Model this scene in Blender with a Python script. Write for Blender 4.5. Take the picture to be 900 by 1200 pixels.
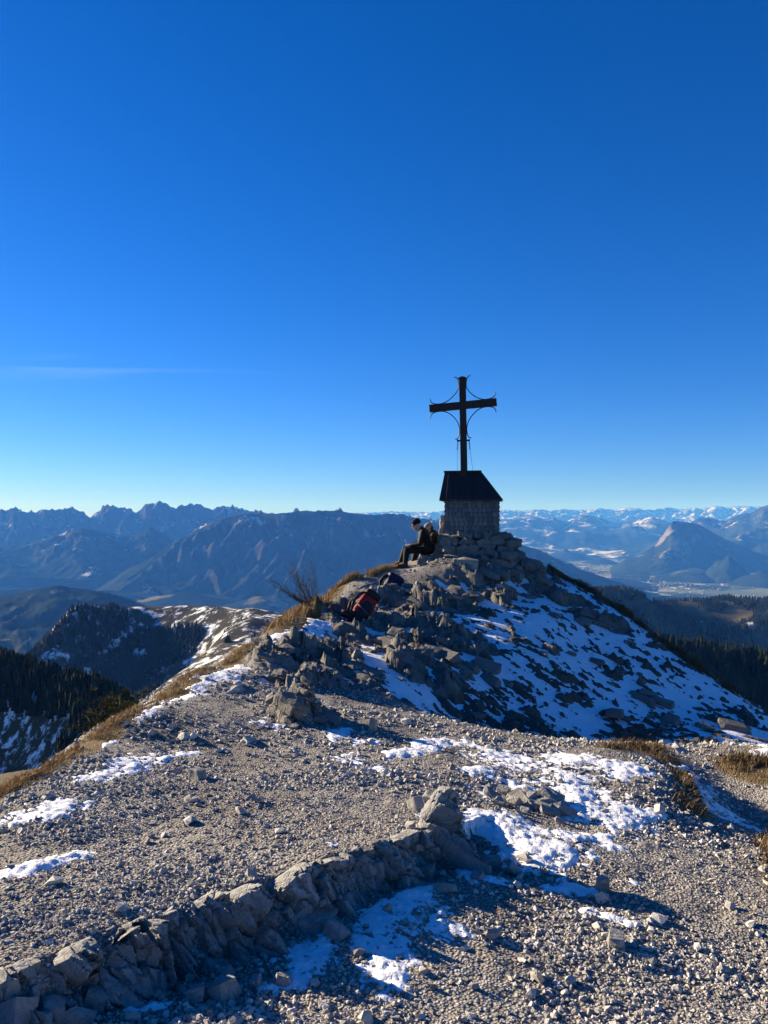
import bpy, bmesh, math, random
import numpy as np
from mathutils import Vector, Matrix

random.seed(7); RNG = np.random.default_rng(11)
for _o in list(bpy.data.objects): bpy.data.objects.remove(_o)
scene = bpy.context.scene
COL = scene.collection

# ------------------------------------------------------------------ camera
F, U0, V0 = 901.0, 450.0, 608.0        # focal length and horizon, measured on the 900x1200 photograph
cam = bpy.data.cameras.new('camera')
cam.sensor_fit = 'VERTICAL'; cam.sensor_height = 36.0; cam.lens = 36.0 * F / 1200.0
cam.shift_y = 8.0 / 1200.0; cam.clip_start = 0.05; cam.clip_end = 250000.0
camo = bpy.data.objects.new('camera', cam); COL.objects.link(camo)
camo.location = (0, 0, 0); camo.rotation_euler = (math.radians(90), 0, 0)
scene.camera = camo

# ------------------------------------------------------------------ sun, sky, exposure
SUN_AZ, SUN_EL = math.radians(-58), math.radians(16.5)     # azimuth from +Y, negative = left
sdir = Vector((math.sin(SUN_AZ)*math.cos(SUN_EL), math.cos(SUN_AZ)*math.cos(SUN_EL), math.sin(SUN_EL)))
sun = bpy.data.lights.new('sun', 'SUN'); sun.energy = 5.0; sun.angle = math.radians(0.53); sun.color = (1.0, 0.87, 0.69)
suno = bpy.data.objects.new('sun', sun); COL.objects.link(suno)
suno.rotation_euler = sdir.to_track_quat('Z', 'Y').to_euler(); suno.location = (-20, 12, 8)
world = bpy.data.worlds.new('World'); scene.world = world; world.use_nodes = True
wt = world.node_tree; wt.nodes.clear()
def wn(t, **k):
    n = wt.nodes.new(t)
    for a, b in k.items(): setattr(n, a, b)
    return n
sky = wn('ShaderNodeTexSky', sky_type='NISHITA'); sky.sun_disc = False
sky.sun_elevation = SUN_EL; sky.sun_rotation = SUN_AZ; sky.altitude = 1600.0
sky.air_density = 1.0; sky.dust_density = 0.3; sky.ozone_density = 2.5
hs = wn('ShaderNodeHueSaturation'); hs.inputs['Saturation'].default_value = 1.14
tint = wn('ShaderNodeMix', data_type='RGBA', blend_type='MULTIPLY'); tint.inputs[0].default_value = 1.0; tint.inputs[7].default_value = (0.46, 0.62, 1.05, 1)
wt.links.new(sky.outputs[0], tint.inputs[6]); wt.links.new(tint.outputs[2], hs.inputs['Color'])
# thin cirrus: streaks of noise over a plane high above, only in a few places
tc = wn('ShaderNodeTexCoord'); sp = wn('ShaderNodeSeparateXYZ'); wt.links.new(tc.outputs['Generated'], sp.inputs[0])
def wm(op, a, b=None, c=None):
    n = wn('ShaderNodeMath', operation=op)
    for i, v in enumerate((a, b, c)):
        if v is None: continue
        if isinstance(v, (int, float)): n.inputs[i].default_value = v
        else: wt.links.new(v, n.inputs[i])
    return n.outputs[0]
zc = wm('MAXIMUM', sp.outputs[2], 0.02)
px = wm('DIVIDE', sp.outputs[0], zc); py = wm('DIVIDE', sp.outputs[1], zc)
cb = wn('ShaderNodeCombineXYZ')
wt.links.new(wm('MULTIPLY', px, 0.45), cb.inputs[0]); wt.links.new(wm('MULTIPLY', py, 1.8), cb.inputs[1])
cn = wn('ShaderNodeTexNoise'); cn.inputs['Scale'].default_value = 1.0; cn.inputs['Detail'].default_value = 6; cn.inputs['Distortion'].default_value = 0.6
wt.links.new(cb.outputs[0], cn.inputs['Vector'])
cl = wn('ShaderNodeMapRange'); cl.inputs[1].default_value = 0.52; cl.inputs[2].default_value = 0.85; cl.inputs[3].default_value = 0; cl.inputs[4].default_value = 1
wt.links.new(cn.outputs[0], cl.inputs[0])
# the streak bank lies about 11 degrees up
dx = wm('DIVIDE', wm('ADD', px, 2.2), 1.25); dy = wm('DIVIDE', wm('SUBTRACT', py, 5.05), 0.42)
r2 = wm('ADD', wm('MULTIPLY', dx, dx), wm('MULTIPLY', dy, dy))
msk = wm('POWER', 2.718, wm('MULTIPLY', r2, -1.0))
cf = wm('MULTIPLY', wm('MULTIPLY', cl.outputs[0], msk), 0.16)
mixc = wn('ShaderNodeMix', data_type='RGBA'); mixc.inputs[7].default_value = (9.0, 10.0, 11.0, 1)
wt.links.new(cf, mixc.inputs[0]); wt.links.new(hs.outputs[0], mixc.inputs[6])
bg = wn('ShaderNodeBackground'); bg.inputs['Strength'].default_value = 0.057
wt.links.new(mixc.outputs[2], bg.inputs[0])
wo = wn('ShaderNodeOutputWorld'); wt.links.new(bg.outputs[0], wo.inputs[0])

vs = scene.view_settings
vs.view_transform = 'Standard'; vs.look = 'None'; vs.gamma = 1.0; vs.use_curve_mapping = False
vs.exposure = 1.4
scene.render.engine = 'CYCLES'
cy = scene.cycles
cy.max_bounces = 3; cy.diffuse_bounces = 1; cy.glossy_bounces = 2; cy.transmission_bounces = 2; cy.transparent_max_bounces = 6
cy.volume_bounces = 0; cy.caustics_reflective = False; cy.caustics_refractive = False
cy.use_denoising = True; cy.use_adaptive_sampling = True; cy.adaptive_threshold = 0.01
try: cy.denoiser = 'OPENIMAGEDENOISE'
except Exception: pass

# ------------------------------------------------------------------ numpy noise
def _h(ix, iy, iz, seed):
    n = (ix.astype(np.int64)*374761393 + iy.astype(np.int64)*668265263 + iz.astype(np.int64)*2147483647 + seed*1274126177) & 0xFFFFFFFF
    n = ((n ^ (n >> 13)) * 1274126177) & 0xFFFFFFFF
    n = ((n ^ (n >> 16)) * 2246822519) & 0xFFFFFFFF
    n = n ^ (n >> 15)
    return n
def _r(ix, iy, iz, seed): return _h(ix, iy, iz, seed) / 4294967295.0
def noise3(x, y, z, seed=0):
    x, y, z = np.broadcast_arrays(np.asarray(x, float), np.asarray(y, float), np.asarray(z, float))
    ix, iy, iz = np.floor(x).astype(np.int64), np.floor(y).astype(np.int64), np.floor(z).astype(np.int64)
    fx, fy, fz = x-ix, y-iy, z-iz
    u, v, w = fx*fx*fx*(fx*(fx*6-15)+10), fy*fy*fy*(fy*(fy*6-15)+10), fz*fz*fz*(fz*(fz*6-15)+10)
    def g(a, b, c):
        h = _h(ix+a, iy+b, iz+c, seed)
        gx = ((h & 1023)/511.5-1); gy = (((h >> 10) & 1023)/511.5-1); gz = (((h >> 20) & 1023)/511.5-1)
        return gx*(fx-a)+gy*(fy-b)+gz*(fz-c)
    L = lambda a, b, t: a+(b-a)*t
    return L(L(L(g(0,0,0), g(1,0,0), u), L(g(0,1,0), g(1,1,0), u), v), L(L(g(0,0,1), g(1,0,1), u), L(g(0,1,1), g(1,1,1), u), v), w)
def noise2(x, y, seed=0):
    x, y = np.broadcast_arrays(np.asarray(x, float), np.asarray(y, float))
    ix, iy = np.floor(x).astype(np.int64), np.floor(y).astype(np.int64)
    fx, fy = x-ix, y-iy
    u, v = fx*fx*fx*(fx*(fx*6-15)+10), fy*fy*fy*(fy*(fy*6-15)+10)
    z0 = np.zeros_like(ix)
    def g(a, b):
        an = _r(ix+a, iy+b, z0, seed)*2*np.pi
        return np.cos(an)*(fx-a)+np.sin(an)*(fy-b)
    a = g(0,0); b = g(1,0); c = g(0,1); d = g(1,1)
    p = a+(b-a)*u; q = c+(d-c)*u
    return (p+(q-p)*v)*1.5
def fbm(x, y, o=5, seed=0, gain=0.5, lac=2.03):
    s = 0; a = 1; t = 0
    for i in range(o):
        s = s+a*noise2(x, y, seed+i*17); t += a; a *= gain; x = x*lac+3.7; y = y*lac+1.3
    return s/t
def ridged(x, y, o=5, seed=0, gain=0.5, lac=2.03):
    s = 0; a = 1; t = 0; w = 1
    for i in range(o):
        n = (1-np.abs(noise2(x, y, seed+i*17)))**2
        s = s+a*n*w; t += a; w = np.clip(n*1.6, 0, 1); a *= gain; x = x*lac+3.7; y = y*lac+1.3
    return s/t
def worley(x, y, seed=0):
    x, y = np.asarray(x, float), np.asarray(y, float)
    ix, iy = np.floor(x).astype(np.int64), np.floor(y).astype(np.int64)
    f1 = np.full(x.shape, 9.0); f2 = np.full(x.shape, 9.0); cid = np.zeros(x.shape)
    z0 = np.zeros_like(ix)
    for a in (-1, 0, 1):
        for b in (-1, 0, 1):
            jx, jy = ix+a, iy+b
            d = np.hypot(jx+_r(jx, jy, z0, seed)-x, jy+_r(jx, jy, z0+1, seed)-y)
            c = _r(jx, jy, z0+2, seed)
            m = d < f1
            f2 = np.where(m, f1, np.minimum(f2, d)); cid = np.where(m, c, cid); f1 = np.where(m, d, f1)
    return f1, f2, cid
def facets(x, y, seed=0, tilt=0.8):
    """broken-rock relief: each cell is a plane of its own height and tilt; also the distance to the nearest joint"""
    x, y = np.asarray(x, float), np.asarray(y, float)
    ix, iy = np.floor(x).astype(np.int64), np.floor(y).astype(np.int64); z0 = np.zeros_like(ix)
    f1 = np.full(x.shape, 9.0); f2 = np.full(x.shape, 9.0); out = np.zeros(x.shape)
    for a in (-1, 0, 1):
        for b in (-1, 0, 1):
            jx, jy = ix+a, iy+b; h = _h(jx, jy, z0, seed); h2 = _h(jx, jy, z0+5, seed)
            dx_, dy_ = x-jx-(h & 1023)/1023., y-jy-((h >> 10) & 1023)/1023.
            d = np.hypot(dx_, dy_); val = ((h >> 20) & 1023)/1023.-0.5+tilt*(((h2 & 1023)/511.5-1)*dx_+((h2 >> 10 & 1023)/511.5-1)*dy_)
            m = d < f1; f2 = np.where(m, f1, np.minimum(f2, d)); out = np.where(m, val, out); f1 = np.where(m, d, f1)
    return out, f2-f1
def sstep(a, b, x):
    t = np.clip((x-a)/(b-a), 0, 1); return t*t*(3-2*t)

# ------------------------------------------------------------------ mesh helpers
def mesh_np(name, co, faces, smooth=True, attrs=None, mats=None):
    """faces: (n,3) or (n,4) int array, or list of such arrays"""
    me = bpy.data.meshes.new(name)
    if not isinstance(faces, (list, tuple)): faces = [faces]
    faces = [np.asarray(f, dtype=np.int32) for f in faces if len(f)]
    me.vertices.add(len(co)); me.vertices.foreach_set('co', np.asarray(co, dtype=np.float32).ravel())
    lp = np.concatenate([f.ravel() for f in faces])
    tot = np.concatenate([np.full(len(f), f.shape[1], dtype=np.int32) for f in faces])
    st = np.concatenate([[0], np.cumsum(tot)[:-1]]).astype(np.int32)
    me.loops.add(len(lp)); me.loops.foreach_set('vertex_index', lp)
    me.polygons.add(len(tot)); me.polygons.foreach_set('loop_start', st); me.polygons.foreach_set('loop_total', tot)
    me.polygons.foreach_set('use_smooth', np.full(len(tot), smooth, dtype=bool))
    me.update(calc_edges=True)
    for k, v in (attrs or {}).items():
        at = me.attributes.new(k, 'FLOAT', 'POINT'); at.data.foreach_set('value', np.asarray(v, dtype=np.float32).ravel())
    for m in (mats or []): me.materials.append(m)
    return me
def link(name, me, parent=None, mat=None, loc=None, rot=None):
    o = bpy.data.objects.new(name, me); COL.objects.link(o)
    if mat is not None:
        me.materials.clear(); me.materials.append(mat)
    if parent is not None: o.parent = parent
    if loc is not None: o.location = loc
    if rot is not None: o.rotation_euler = rot
    return o
def tag(o, label=None, cat=None, group=None, kind=None):
    if label: o['label'] = label
    if cat: o['category'] = cat
    if group: o['group'] = group
    if kind: o['kind'] = kind
    return o
def empty(name, loc=(0,0,0), rz=0, label=None, cat=None, group=None):
    o = bpy.data.objects.new(name, None); COL.objects.link(o); o.location = loc; o.rotation_euler = (0, 0, rz)
    o.empty_display_size = 0.1
    return tag(o, label, cat, group)
def grid_faces(nr, nc):
    i = np.arange(nr*nc).reshape(nr, nc)
    return np.stack([i[:-1,:-1], i[:-1,1:], i[1:,1:], i[1:,:-1]], -1).reshape(-1, 4)
class MB:
    """collects boxes, prisms and tubes into one mesh"""
    def __init__(s): s.v = []; s.q = []; s.t = []; s.n = 0
    def add(s, co, quads=(), tris=()):
        s.v.append(np.asarray(co, float)); s.q += [[a+s.n for a in f] for f in quads]; s.t += [[a+s.n for a in f] for f in tris]; s.n += len(co)
    def box(s, c, d, R=None):
        x, y, z = d[0]/2, d[1]/2, d[2]/2
        co = np.array([(-x,-y,-z),(x,-y,-z),(x,y,-z),(-x,y,-z),(-x,-y,z),(x,-y,z),(x,y,z),(-x,y,z)])
        if R is not None: co = co @ np.array(R.to_3x3()).T
        s.add(co+np.array(c), [(0,3,2,1),(4,5,6,7),(0,1,5,4),(1,2,6,5),(2,3,7,6),(3,0,4,7)]); return s
    def tube(s, pts, rad, n=6, caps=True):
        pts = [Vector(p) for p in pts]; m = len(pts)
        if not hasattr(rad, '__len__'): rad = [rad]*m
        co = []; up = None
        for i, p in enumerate(pts):
            t = (pts[min(i+1, m-1)]-pts[max(i-1, 0)]).normalized()
            if up is None:
                up = Vector((0,0,1)) if abs(t.z) < 0.9 else Vector((1,0,0))
            a = t.cross(up).normalized(); b = a.cross(t).normalized(); up = b
            for k in range(n):
                an = 2*math.pi*k/n
                co.append(tuple(p+(a*math.cos(an)+b*math.sin(an))*rad[i]))
        q = [(i*n+k, i*n+(k+1) % n, (i+1)*n+(k+1) % n, (i+1)*n+k) for i in range(m-1) for k in range(n)]
        t = []
        if caps:
            co.append(tuple(pts[0])); co.append(tuple(pts[-1])); c0, c1 = len(co)-2, len(co)-1
            t = [(c0, (k+1) % n, k) for k in range(n)]+[(c1, (m-1)*n+k, (m-1)*n+(k+1) % n) for k in range(n)]
        s.add(co, q, t); return s
    def build(s, name, mat, parent=None, smooth=False, bevel=0):
        fs = [np.array(x) for x in (s.q, s.t) if len(x)]
        o = link(name, mesh_np(name, np.concatenate(s.v), fs, smooth), parent, mat)
        if bevel:
            b = o.modifiers.new('bevel', 'BEVEL'); b.width = bevel; b.segments = 2; b.limit_method = 'ANGLE'
        return o

# ------------------------------------------------------------------ materials
def nmat(name):
    m = bpy.data.materials.new(name); m.use_nodes = True
    t = m.node_tree; b = t.nodes['Principled BSDF']; b.inputs['Specular IOR Level'].default_value = 0.25
    return m, t, b
class NT:
    """short-hand for building node trees"""
    def __init__(s, t): s.t = t
    def n(s, ty, **k):
        n = s.t.nodes.new(ty)
        for a, b in k.items(): setattr(n, a, b)
        return n
    def put(s, sock, v):
        if v is None: return
        if hasattr(v, 'links') or isinstance(v, bpy.types.NodeSocket): s.t.links.new(v, sock)
        elif hasattr(v, '__len__') and len(v) == 3 and sock.type == 'RGBA': sock.default_value = (*v, 1)
        else: sock.default_value = v
    def pos(s): return s.n('ShaderNodeNewGeometry').outputs['Position']
    def obj(s): return s.n('ShaderNodeTexCoord').outputs['Object']
    def scale(s, vec, v, rot=None):
        m = s.n('ShaderNodeMapping'); s.put(m.inputs[0], vec); m.inputs['Scale'].default_value = v if hasattr(v, '__len__') else (v, v, v)
        if rot: m.inputs['Rotation'].default_value = rot
        return m.outputs[0]
    def noise(s, vec, sc=1, det=4, rough=0.5, dist=0):
        n = s.n('ShaderNodeTexNoise'); s.put(n.inputs['Vector'], vec); n.inputs['Scale'].default_value = sc
        n.inputs['Detail'].default_value = det; n.inputs['Roughness'].default_value = rough; n.inputs['Distortion'].default_value = dist
        return n.outputs[0]
    def voro(s, vec, sc=1, feature='F1', out='Distance', rnd=1):
        n = s.n('ShaderNodeTexVoronoi', feature=feature); s.put(n.inputs['Vector'], vec); n.inputs['Scale'].default_value = sc
        n.inputs['Randomness'].default_value = rnd
        return n.outputs[out]
    def math(s, op, a, b=None):
        n = s.n('ShaderNodeMath', operation=op); s.put(n.inputs[0], a); s.put(n.inputs[1], b); return n.outputs[0]
    def rng(s, v, a, b, c=0, d=1, smooth=False):
        n = s.n('ShaderNodeMapRange'); s.put(n.inputs[0], v)
        if smooth: n.interpolation_type = 'SMOOTHSTEP'
        for i, q in enumerate((a, b, c, d)): s.put(n.inputs[1+i], q)
        return n.outputs[0]
    def mix(s, f, a, b, blend='MIX'):
        n = s.n('ShaderNodeMix', data_type='RGBA', blend_type=blend); s.put(n.inputs[0], f); s.put(n.inputs[6], a); s.put(n.inputs[7], b); return n.outputs[2]
    def attr(s, name): return s.n('ShaderNodeAttribute', attribute_name=name).outputs['Fac']
    def bump(s, h, dist, strength=1.0, nrm=None):
        n = s.n('ShaderNodeBump'); s.put(n.inputs['Height'], h); n.inputs['Distance'].default_value = dist; n.inputs['Strength'].default_value = strength
        if nrm is not None: s.put(n.inputs['Normal'], nrm)
        return n.outputs[0]
    def sep(s, v):
        n = s.n('ShaderNodeSeparateXYZ'); s.put(n.inputs[0], v); return n.outputs

def mat_plain(name, col, rough=0.7, var=0.15, sc=20.0, bump=0.0, metal=0.0):
    m, t, b = nmat(name); N = NT(t)
    n = N.noise(N.obj(), sc, 4)
    N.put(b.inputs['Base Color'], N.mix(n, [c*(1-var) for c in col], [min(1, c*(1+var)) for c in col]))
    b.inputs['Roughness'].default_value = rough; b.inputs['Metallic'].default_value = metal
    if bump: N.put(b.inputs['Normal'], N.bump(N.noise(N.obj(), sc*3, 4), bump))
    return m

def mat_limestone(name, tint=(0.33, 0.30, 0.26), crack=9.0, dark=0.06):
    m, t, b = nmat(name); N = NT(t); p = N.pos()
    big = N.noise(p, 2.3, 5, 0.6); fine = N.noise(p, 34, 6, 0.7)
    c = N.mix(N.rng(big, 0.3, 0.7), [v*0.68 for v in tint], [v*1.2 for v in tint])
    c = N.mix(N.rng(fine, 0.4, 0.75, 0, 0.6), c, [tint[0]*0.5, tint[1]*0.47, tint[2]*0.43])
    c = N.mix(N.rng(N.noise(p, 7, 4, 0.65), 0.56, 0.68, 0, 0.6), c, (0.10, 0.092, 0.078))
    w = N.n('ShaderNodeVectorMath', operation='ADD'); N.put(w.inputs[0], N.scale(p, (1.0, 1.7, 0.62), (0.5, 0.42, -0.75)))
    dn = N.n('ShaderNodeTexNoise'); N.put(dn.inputs['Vector'], p); dn.inputs['Scale'].default_value = 5; dn.inputs['Detail'].default_value = 2
    sv = N.n('ShaderNodeVectorMath', operation='SCALE'); N.put(sv.inputs[0], dn.outputs[1]); sv.inputs['Scale'].default_value = 0.07; N.put(w.inputs[1], sv.outputs[0])
    e1 = N.voro(w.outputs[0], crack, 'DISTANCE_TO_EDGE'); e2 = N.voro(w.outputs[0], crack*3.1, 'DISTANCE_TO_EDGE')
    k = N.math('MAXIMUM', N.rng(e1, 0.0, 0.05, 1, 0), N.rng(e2, 0.0, 0.06, 0.55, 0))
    c = N.mix(N.math('MULTIPLY', k, dark), c, (0.05, 0.045, 0.04))
    h1 = N.sep(N.voro(w.outputs[0], crack, 'F1', 'Color'))[0]; h2 = N.sep(N.voro(w.outputs[0], crack*3.1, 'F1', 'Color'))[1]
    c = N.mix(N.rng(h2, 0, 1, 0.0, 0.35), c, [v*0.6 for v in tint])
    N.put(b.inputs['Base Color'], c); b.inputs['Roughness'].default_value = 0.9
    h = N.math('ADD', N.math('MULTIPLY', h1, 0.9), N.math('MULTIPLY', h2, 0.45))
    h = N.math('ADD', h, N.math('MULTIPLY', fine, 0.45)); h = N.math('SUBTRACT', h, N.math('MULTIPLY', k, 0.15))
    N.put(b.inputs['Normal'], N.bump(h, 0.03, 0.8))
    return m
# ================================================================== NEAR GROUND
def P(u, v, y): return np.array(((u-U0)/F*y, y, (V0-v)/F*y))
LEDGE = np.array([(-2.6,2.1),(-1.42,3.02),(-1.09,3.38),(-0.85,3.63),(-0.6,3.83),(-0.25,4.12),(0.09,4.47),(0.42,4.86)])
def ledge_sd(x, y):
    """signed distance to the ledge line (positive on the low side, right/near) and position along it"""
    best = np.full(np.shape(x), 1e9); sg = np.zeros(np.shape(x)); al = np.zeros(np.shape(x)); acc = 0.0
    for (ax, ay), (bx, by) in zip(LEDGE[:-1], LEDGE[1:]):
        ex, ey = bx-ax, by-ay; L = math.hypot(ex, ey)
        t = np.clip(((x-ax)*ex+(y-ay)*ey)/(L*L), 0, 1)
        d = np.hypot(x-ax-t*ex, y-ay-t*ey); s = np.sign((x-ax)*ey-(y-ay)*ex)
        m = d < best
        best = np.where(m, d, best); sg = np.where(m, s, sg); al = np.where(m, acc+t*L, al); acc += L
    return best*sg, al, acc
def ledge_step(x, y):
    d, al, tot = ledge_sd(x, y)
    d = d+0.05*noise2(x*4, y*4, 5)
    ex, ey = LEDGE[-1]-LEDGE[-2]; ex, ey = np.array((ex, ey))/math.hypot(ex, ey)
    past = (x-LEDGE[-1][0])*ex+(y-LEDGE[-1][1])*ey
    fade = 1-sstep(-0.15, 0.6, past)
    far = np.exp(-np.maximum(d, 0)/1.1)
    return 0.24*sstep(-0.06, 0.16, d)*fade*far
CP = []
for u, v, y in [
    # gravel left of and above the rock ledge
    (0,1120,3.1),(0,1040,3.75),(0,985,4.5),(60,1060,3.55),(130,1030,3.85),(200,1000,4.3),(300,985,4.5),(100,970,4.7),
    (200,940,5.2),(330,930,5.45),(430,940,5.35),(100,915,5.7),(300,900,6.2),(420,890,6.5),(200,870,6.9),(320,860,7.3),(270,815,8.7),
    (330,795,9.8),(300,770,11.0),(350,745,12.6),(380,715,14.3),(420,700,15.2),
    # left crest
    (0,938,5.2),(60,895,6.1),(140,838,7.5),(220,790,9.5),(290,752,11.6),(330,730,13.0),(360,706,14.6),(400,684,16.2),(440,671,16.9),(470,660,17.6),
    # low side of the ledge, bottom of the picture
    (40,1230,2.85),(150,1200,3.0),(260,1190,3.05),(380,1190,3.08),(500,1200,3.04),(640,1200,3.07),(800,1200,3.1),(960,1200,3.1),
    (450,1090,3.75),(480,1040,4.15),(600,1100,3.72),(750,1100,3.75),(900,1100,3.8),(620,1010,4.65),(750,1010,4.7),(900,1010,4.8),
    (600,950,5.5),(700,950,5.55),(620,905,6.4),(520,900,6.3),(720,915,6.2),(560,880,7.0),
    # gravel ledge in the middle and its far edge
    (400,835,8.1),(480,842,8.15),(560,856,8.0),(640,867,7.9),(720,876,7.7),(760,885,7.5),
    # path cut on the right and bank
    (790,903,6.45),(814,950,5.7),(845,992,5.25),(862,965,6.2),(850,922,7.1),(885,942,6.75),(770,930,6.0),(905,905,7.1),(960,940,6.4),(885,885,7.6),(960,880,7.9),
    # shaded hollow behind the gravel ledge
    (520,842,10.3),(600,855,10.5),(700,868,10.7),(800,872,10.7),(900,880,10.6),(640,835,11.4),(760,850,11.6),(480,818,10.2),
    # snow slope
    (560,795,11.9),(640,790,12.5),(720,800,12.9),(800,815,12.9),(880,845,12.3),(560,750,13.3),(640,745,13.9),(700,755,14.1),(620,715,14.9),
    (480,770,11.6),(430,790,10.7),(420,755,12.6),(480,735,13.6),(540,715,14.8),
    # right skyline
    (650,668,17.3),(690,690,16.4),(740,724,15.2),(790,762,14.3),(850,805,13.4),(900,838,12.8),(980,885,12.2),
    # path beside the shrine, summit
    (650,690,16.2),(610,690,15.9),(500,690,15.6),(460,690,15.6),(520,665,16.2),(560,668,16.2),(600,668,16.3),
    (490,664,17.2),(520,645,17.0),(550,642,17.0),(590,646,17.0),(620,655,17.4)]:
    CP.append(P(u, v, y))
CP += [np.array(c) for c in [
    (0.5,-0.5,-1.75),(-2,-0.5,-1.8),(2.5,-0.5,-1.85),(0.3,1.2,-1.75),(-1.8,1.2,-1.72),(2.2,1.3,-1.92),(-3,2.2,-1.9),
    (-5,2,-4.0),(-5.2,5,-4.6),(-5.2,8,-4.9),(-5.0,11,-5.0),(-4.3,14,-4.6),(-3.4,17,-4.4),(-1.8,19.5,-3.6),(-9,5,-9),(-9,12,-9.5),(-7,18,-8.5),(-9,-2,-7),
    (-3.6,6.0,-2.75),(-3.7,8.5,-2.9),(-3.5,10.5,-2.85),(-3.0,13,-2.9),(-2.0,15.5,-2.6),(-3.45,4.2,-2.65),
    (1.6,18.4,-0.75),(2.6,18.4,-0.95),(1.9,20,-1.7),(3.6,19.5,-2.1),(0.5,20,-2.2),(2,23,-4.5),(5,22,-5),(-2,23,-6.5),
    (6.3,17.5,-3.9),(7.0,15.5,-4.6),(8.2,13.5,-5.2),(9.5,12,-5.8),(10,17,-8),(12,12,-8.5),(13,7,-8),(7,9,-4.3),(6,6,-3.4),(5,3,-2.6),(5,0,-2.4),(9,2,-5),
    (7,22,-8),(0,28,-9.5),(8,28,-12),(-8,26,-13),(14,22,-13),(-14,10,-15),(-14,0,-12),(17,5,-12),(17,14,-14)]]
CP = np.array(CP)
_C2 = 0.45**2
def _phi(r2): return np.sqrt(r2+_C2)
_vals = CP[:,2]+ledge_step(CP[:,0], CP[:,1])
_A = _phi((CP[:,None,0]-CP[None,:,0])**2+(CP[:,None,1]-CP[None,:,1])**2)
_n = len(CP)
_M = np.zeros((_n+1, _n+1)); _M[:_n,:_n] = _A-np.eye(_n)*0.05; _M[:_n,_n] = 1; _M[_n,:_n] = 1
_W = np.linalg.solve(_M, np.concatenate([_vals, [0]]))
def Hs(x, y):
    """smooth ground height"""
    x = np.asarray(x, float); y = np.asarray(y, float); sh = x.shape; x = x.ravel(); y = y.ravel()
    out = np.full(x.shape, _W[-1])
    for i in range(_n): out += _W[i]*_phi((x-CP[i,0])**2+(y-CP[i,1])**2)
    return (out-ledge_step(x, y)).reshape(sh)
def hit(u, v, y0=1.6):
    """where the sight line through photo pixel (u,v) meets the smooth ground"""
    u = np.atleast_1d(np.asarray(u, float)); v = np.atleast_1d(np.asarray(v, float))
    y = np.exp(np.linspace(math.log(y0), math.log(26), 700))
    X = (u[:,None]-U0)/F*y[None]; Z = (V0-v[:,None])/F*y[None]
    gap = Hs(X, np.broadcast_to(y, X.shape))-Z; below = gap > 0
    i = np.where(below.any(1), below.argmax(1), np.where(y[None] < 20, gap, -99).argmax(1))
    yy = y[i]
    return np.stack([(u-U0)/F*yy, yy], 1)
# blobs: masks built from strokes on the ground
def strokes(lst, pxw=True):
    """each stroke: list of (u,v) + half width (metres) -> world segments"""
    segs = []
    for pts, w in lst:
        h = hit([p[0] for p in pts], [p[1] for p in pts])
        if len(h) == 1: segs.append((h[0], h[0], w))
        for a, b in zip(h[:-1], h[1:]): segs.append((a, b, w))
    return segs
def stroke_mask(segs, x, y, soft=0.5):
    m = np.zeros(np.shape(x))
    for a, b, w in segs:
        ex, ey = b-a; L = ex*ex+ey*ey
        t = np.clip(((x-a[0])*ex+(y-a[1])*ey)/(L+1e-9), 0, 1)
        d = np.hypot(x-a[0]-t*ex, y-a[1]-t*ey)
        m = np.maximum(m, 1-sstep(w*(1-soft), w*(1+soft), d))
    return m
ROCKSEG = strokes([([(340,775),(400,762),(470,735)],0.55),([(350,840),(372,838)],0.28),([(440,770),(500,790)],0.5),([(470,705),(540,700),(590,690)],0.6),
    ([(500,740),(550,755)],0.5),([(430,745),(520,735)],0.5),([(660,705),(720,735)],0.25),([(560,690),(600,670),(620,668)],0.7),
    ([(390,720),(450,700)],0.45),([(330,800),(420,800)],0.25)])
GRASSSEG = strokes([([(0,935),(60,897),(140,842),(220,795),(290,756)],0.26),([(330,733),(362,708)],0.5),([(362,708),(400,686)],0.2),([(400,686),(440,673),(470,664)],0.12),
    ([(655,672),(695,694),(745,728)],0.28),([(715,878),(760,876),(788,898)],0.2),([(865,895),(900,905),(940,900)],0.25),([(795,905),(812,950)],0.13),([(905,985),(930,1050)],0.14),
    ([(745,728),(800,770),(860,812)],0.3)])
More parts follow.
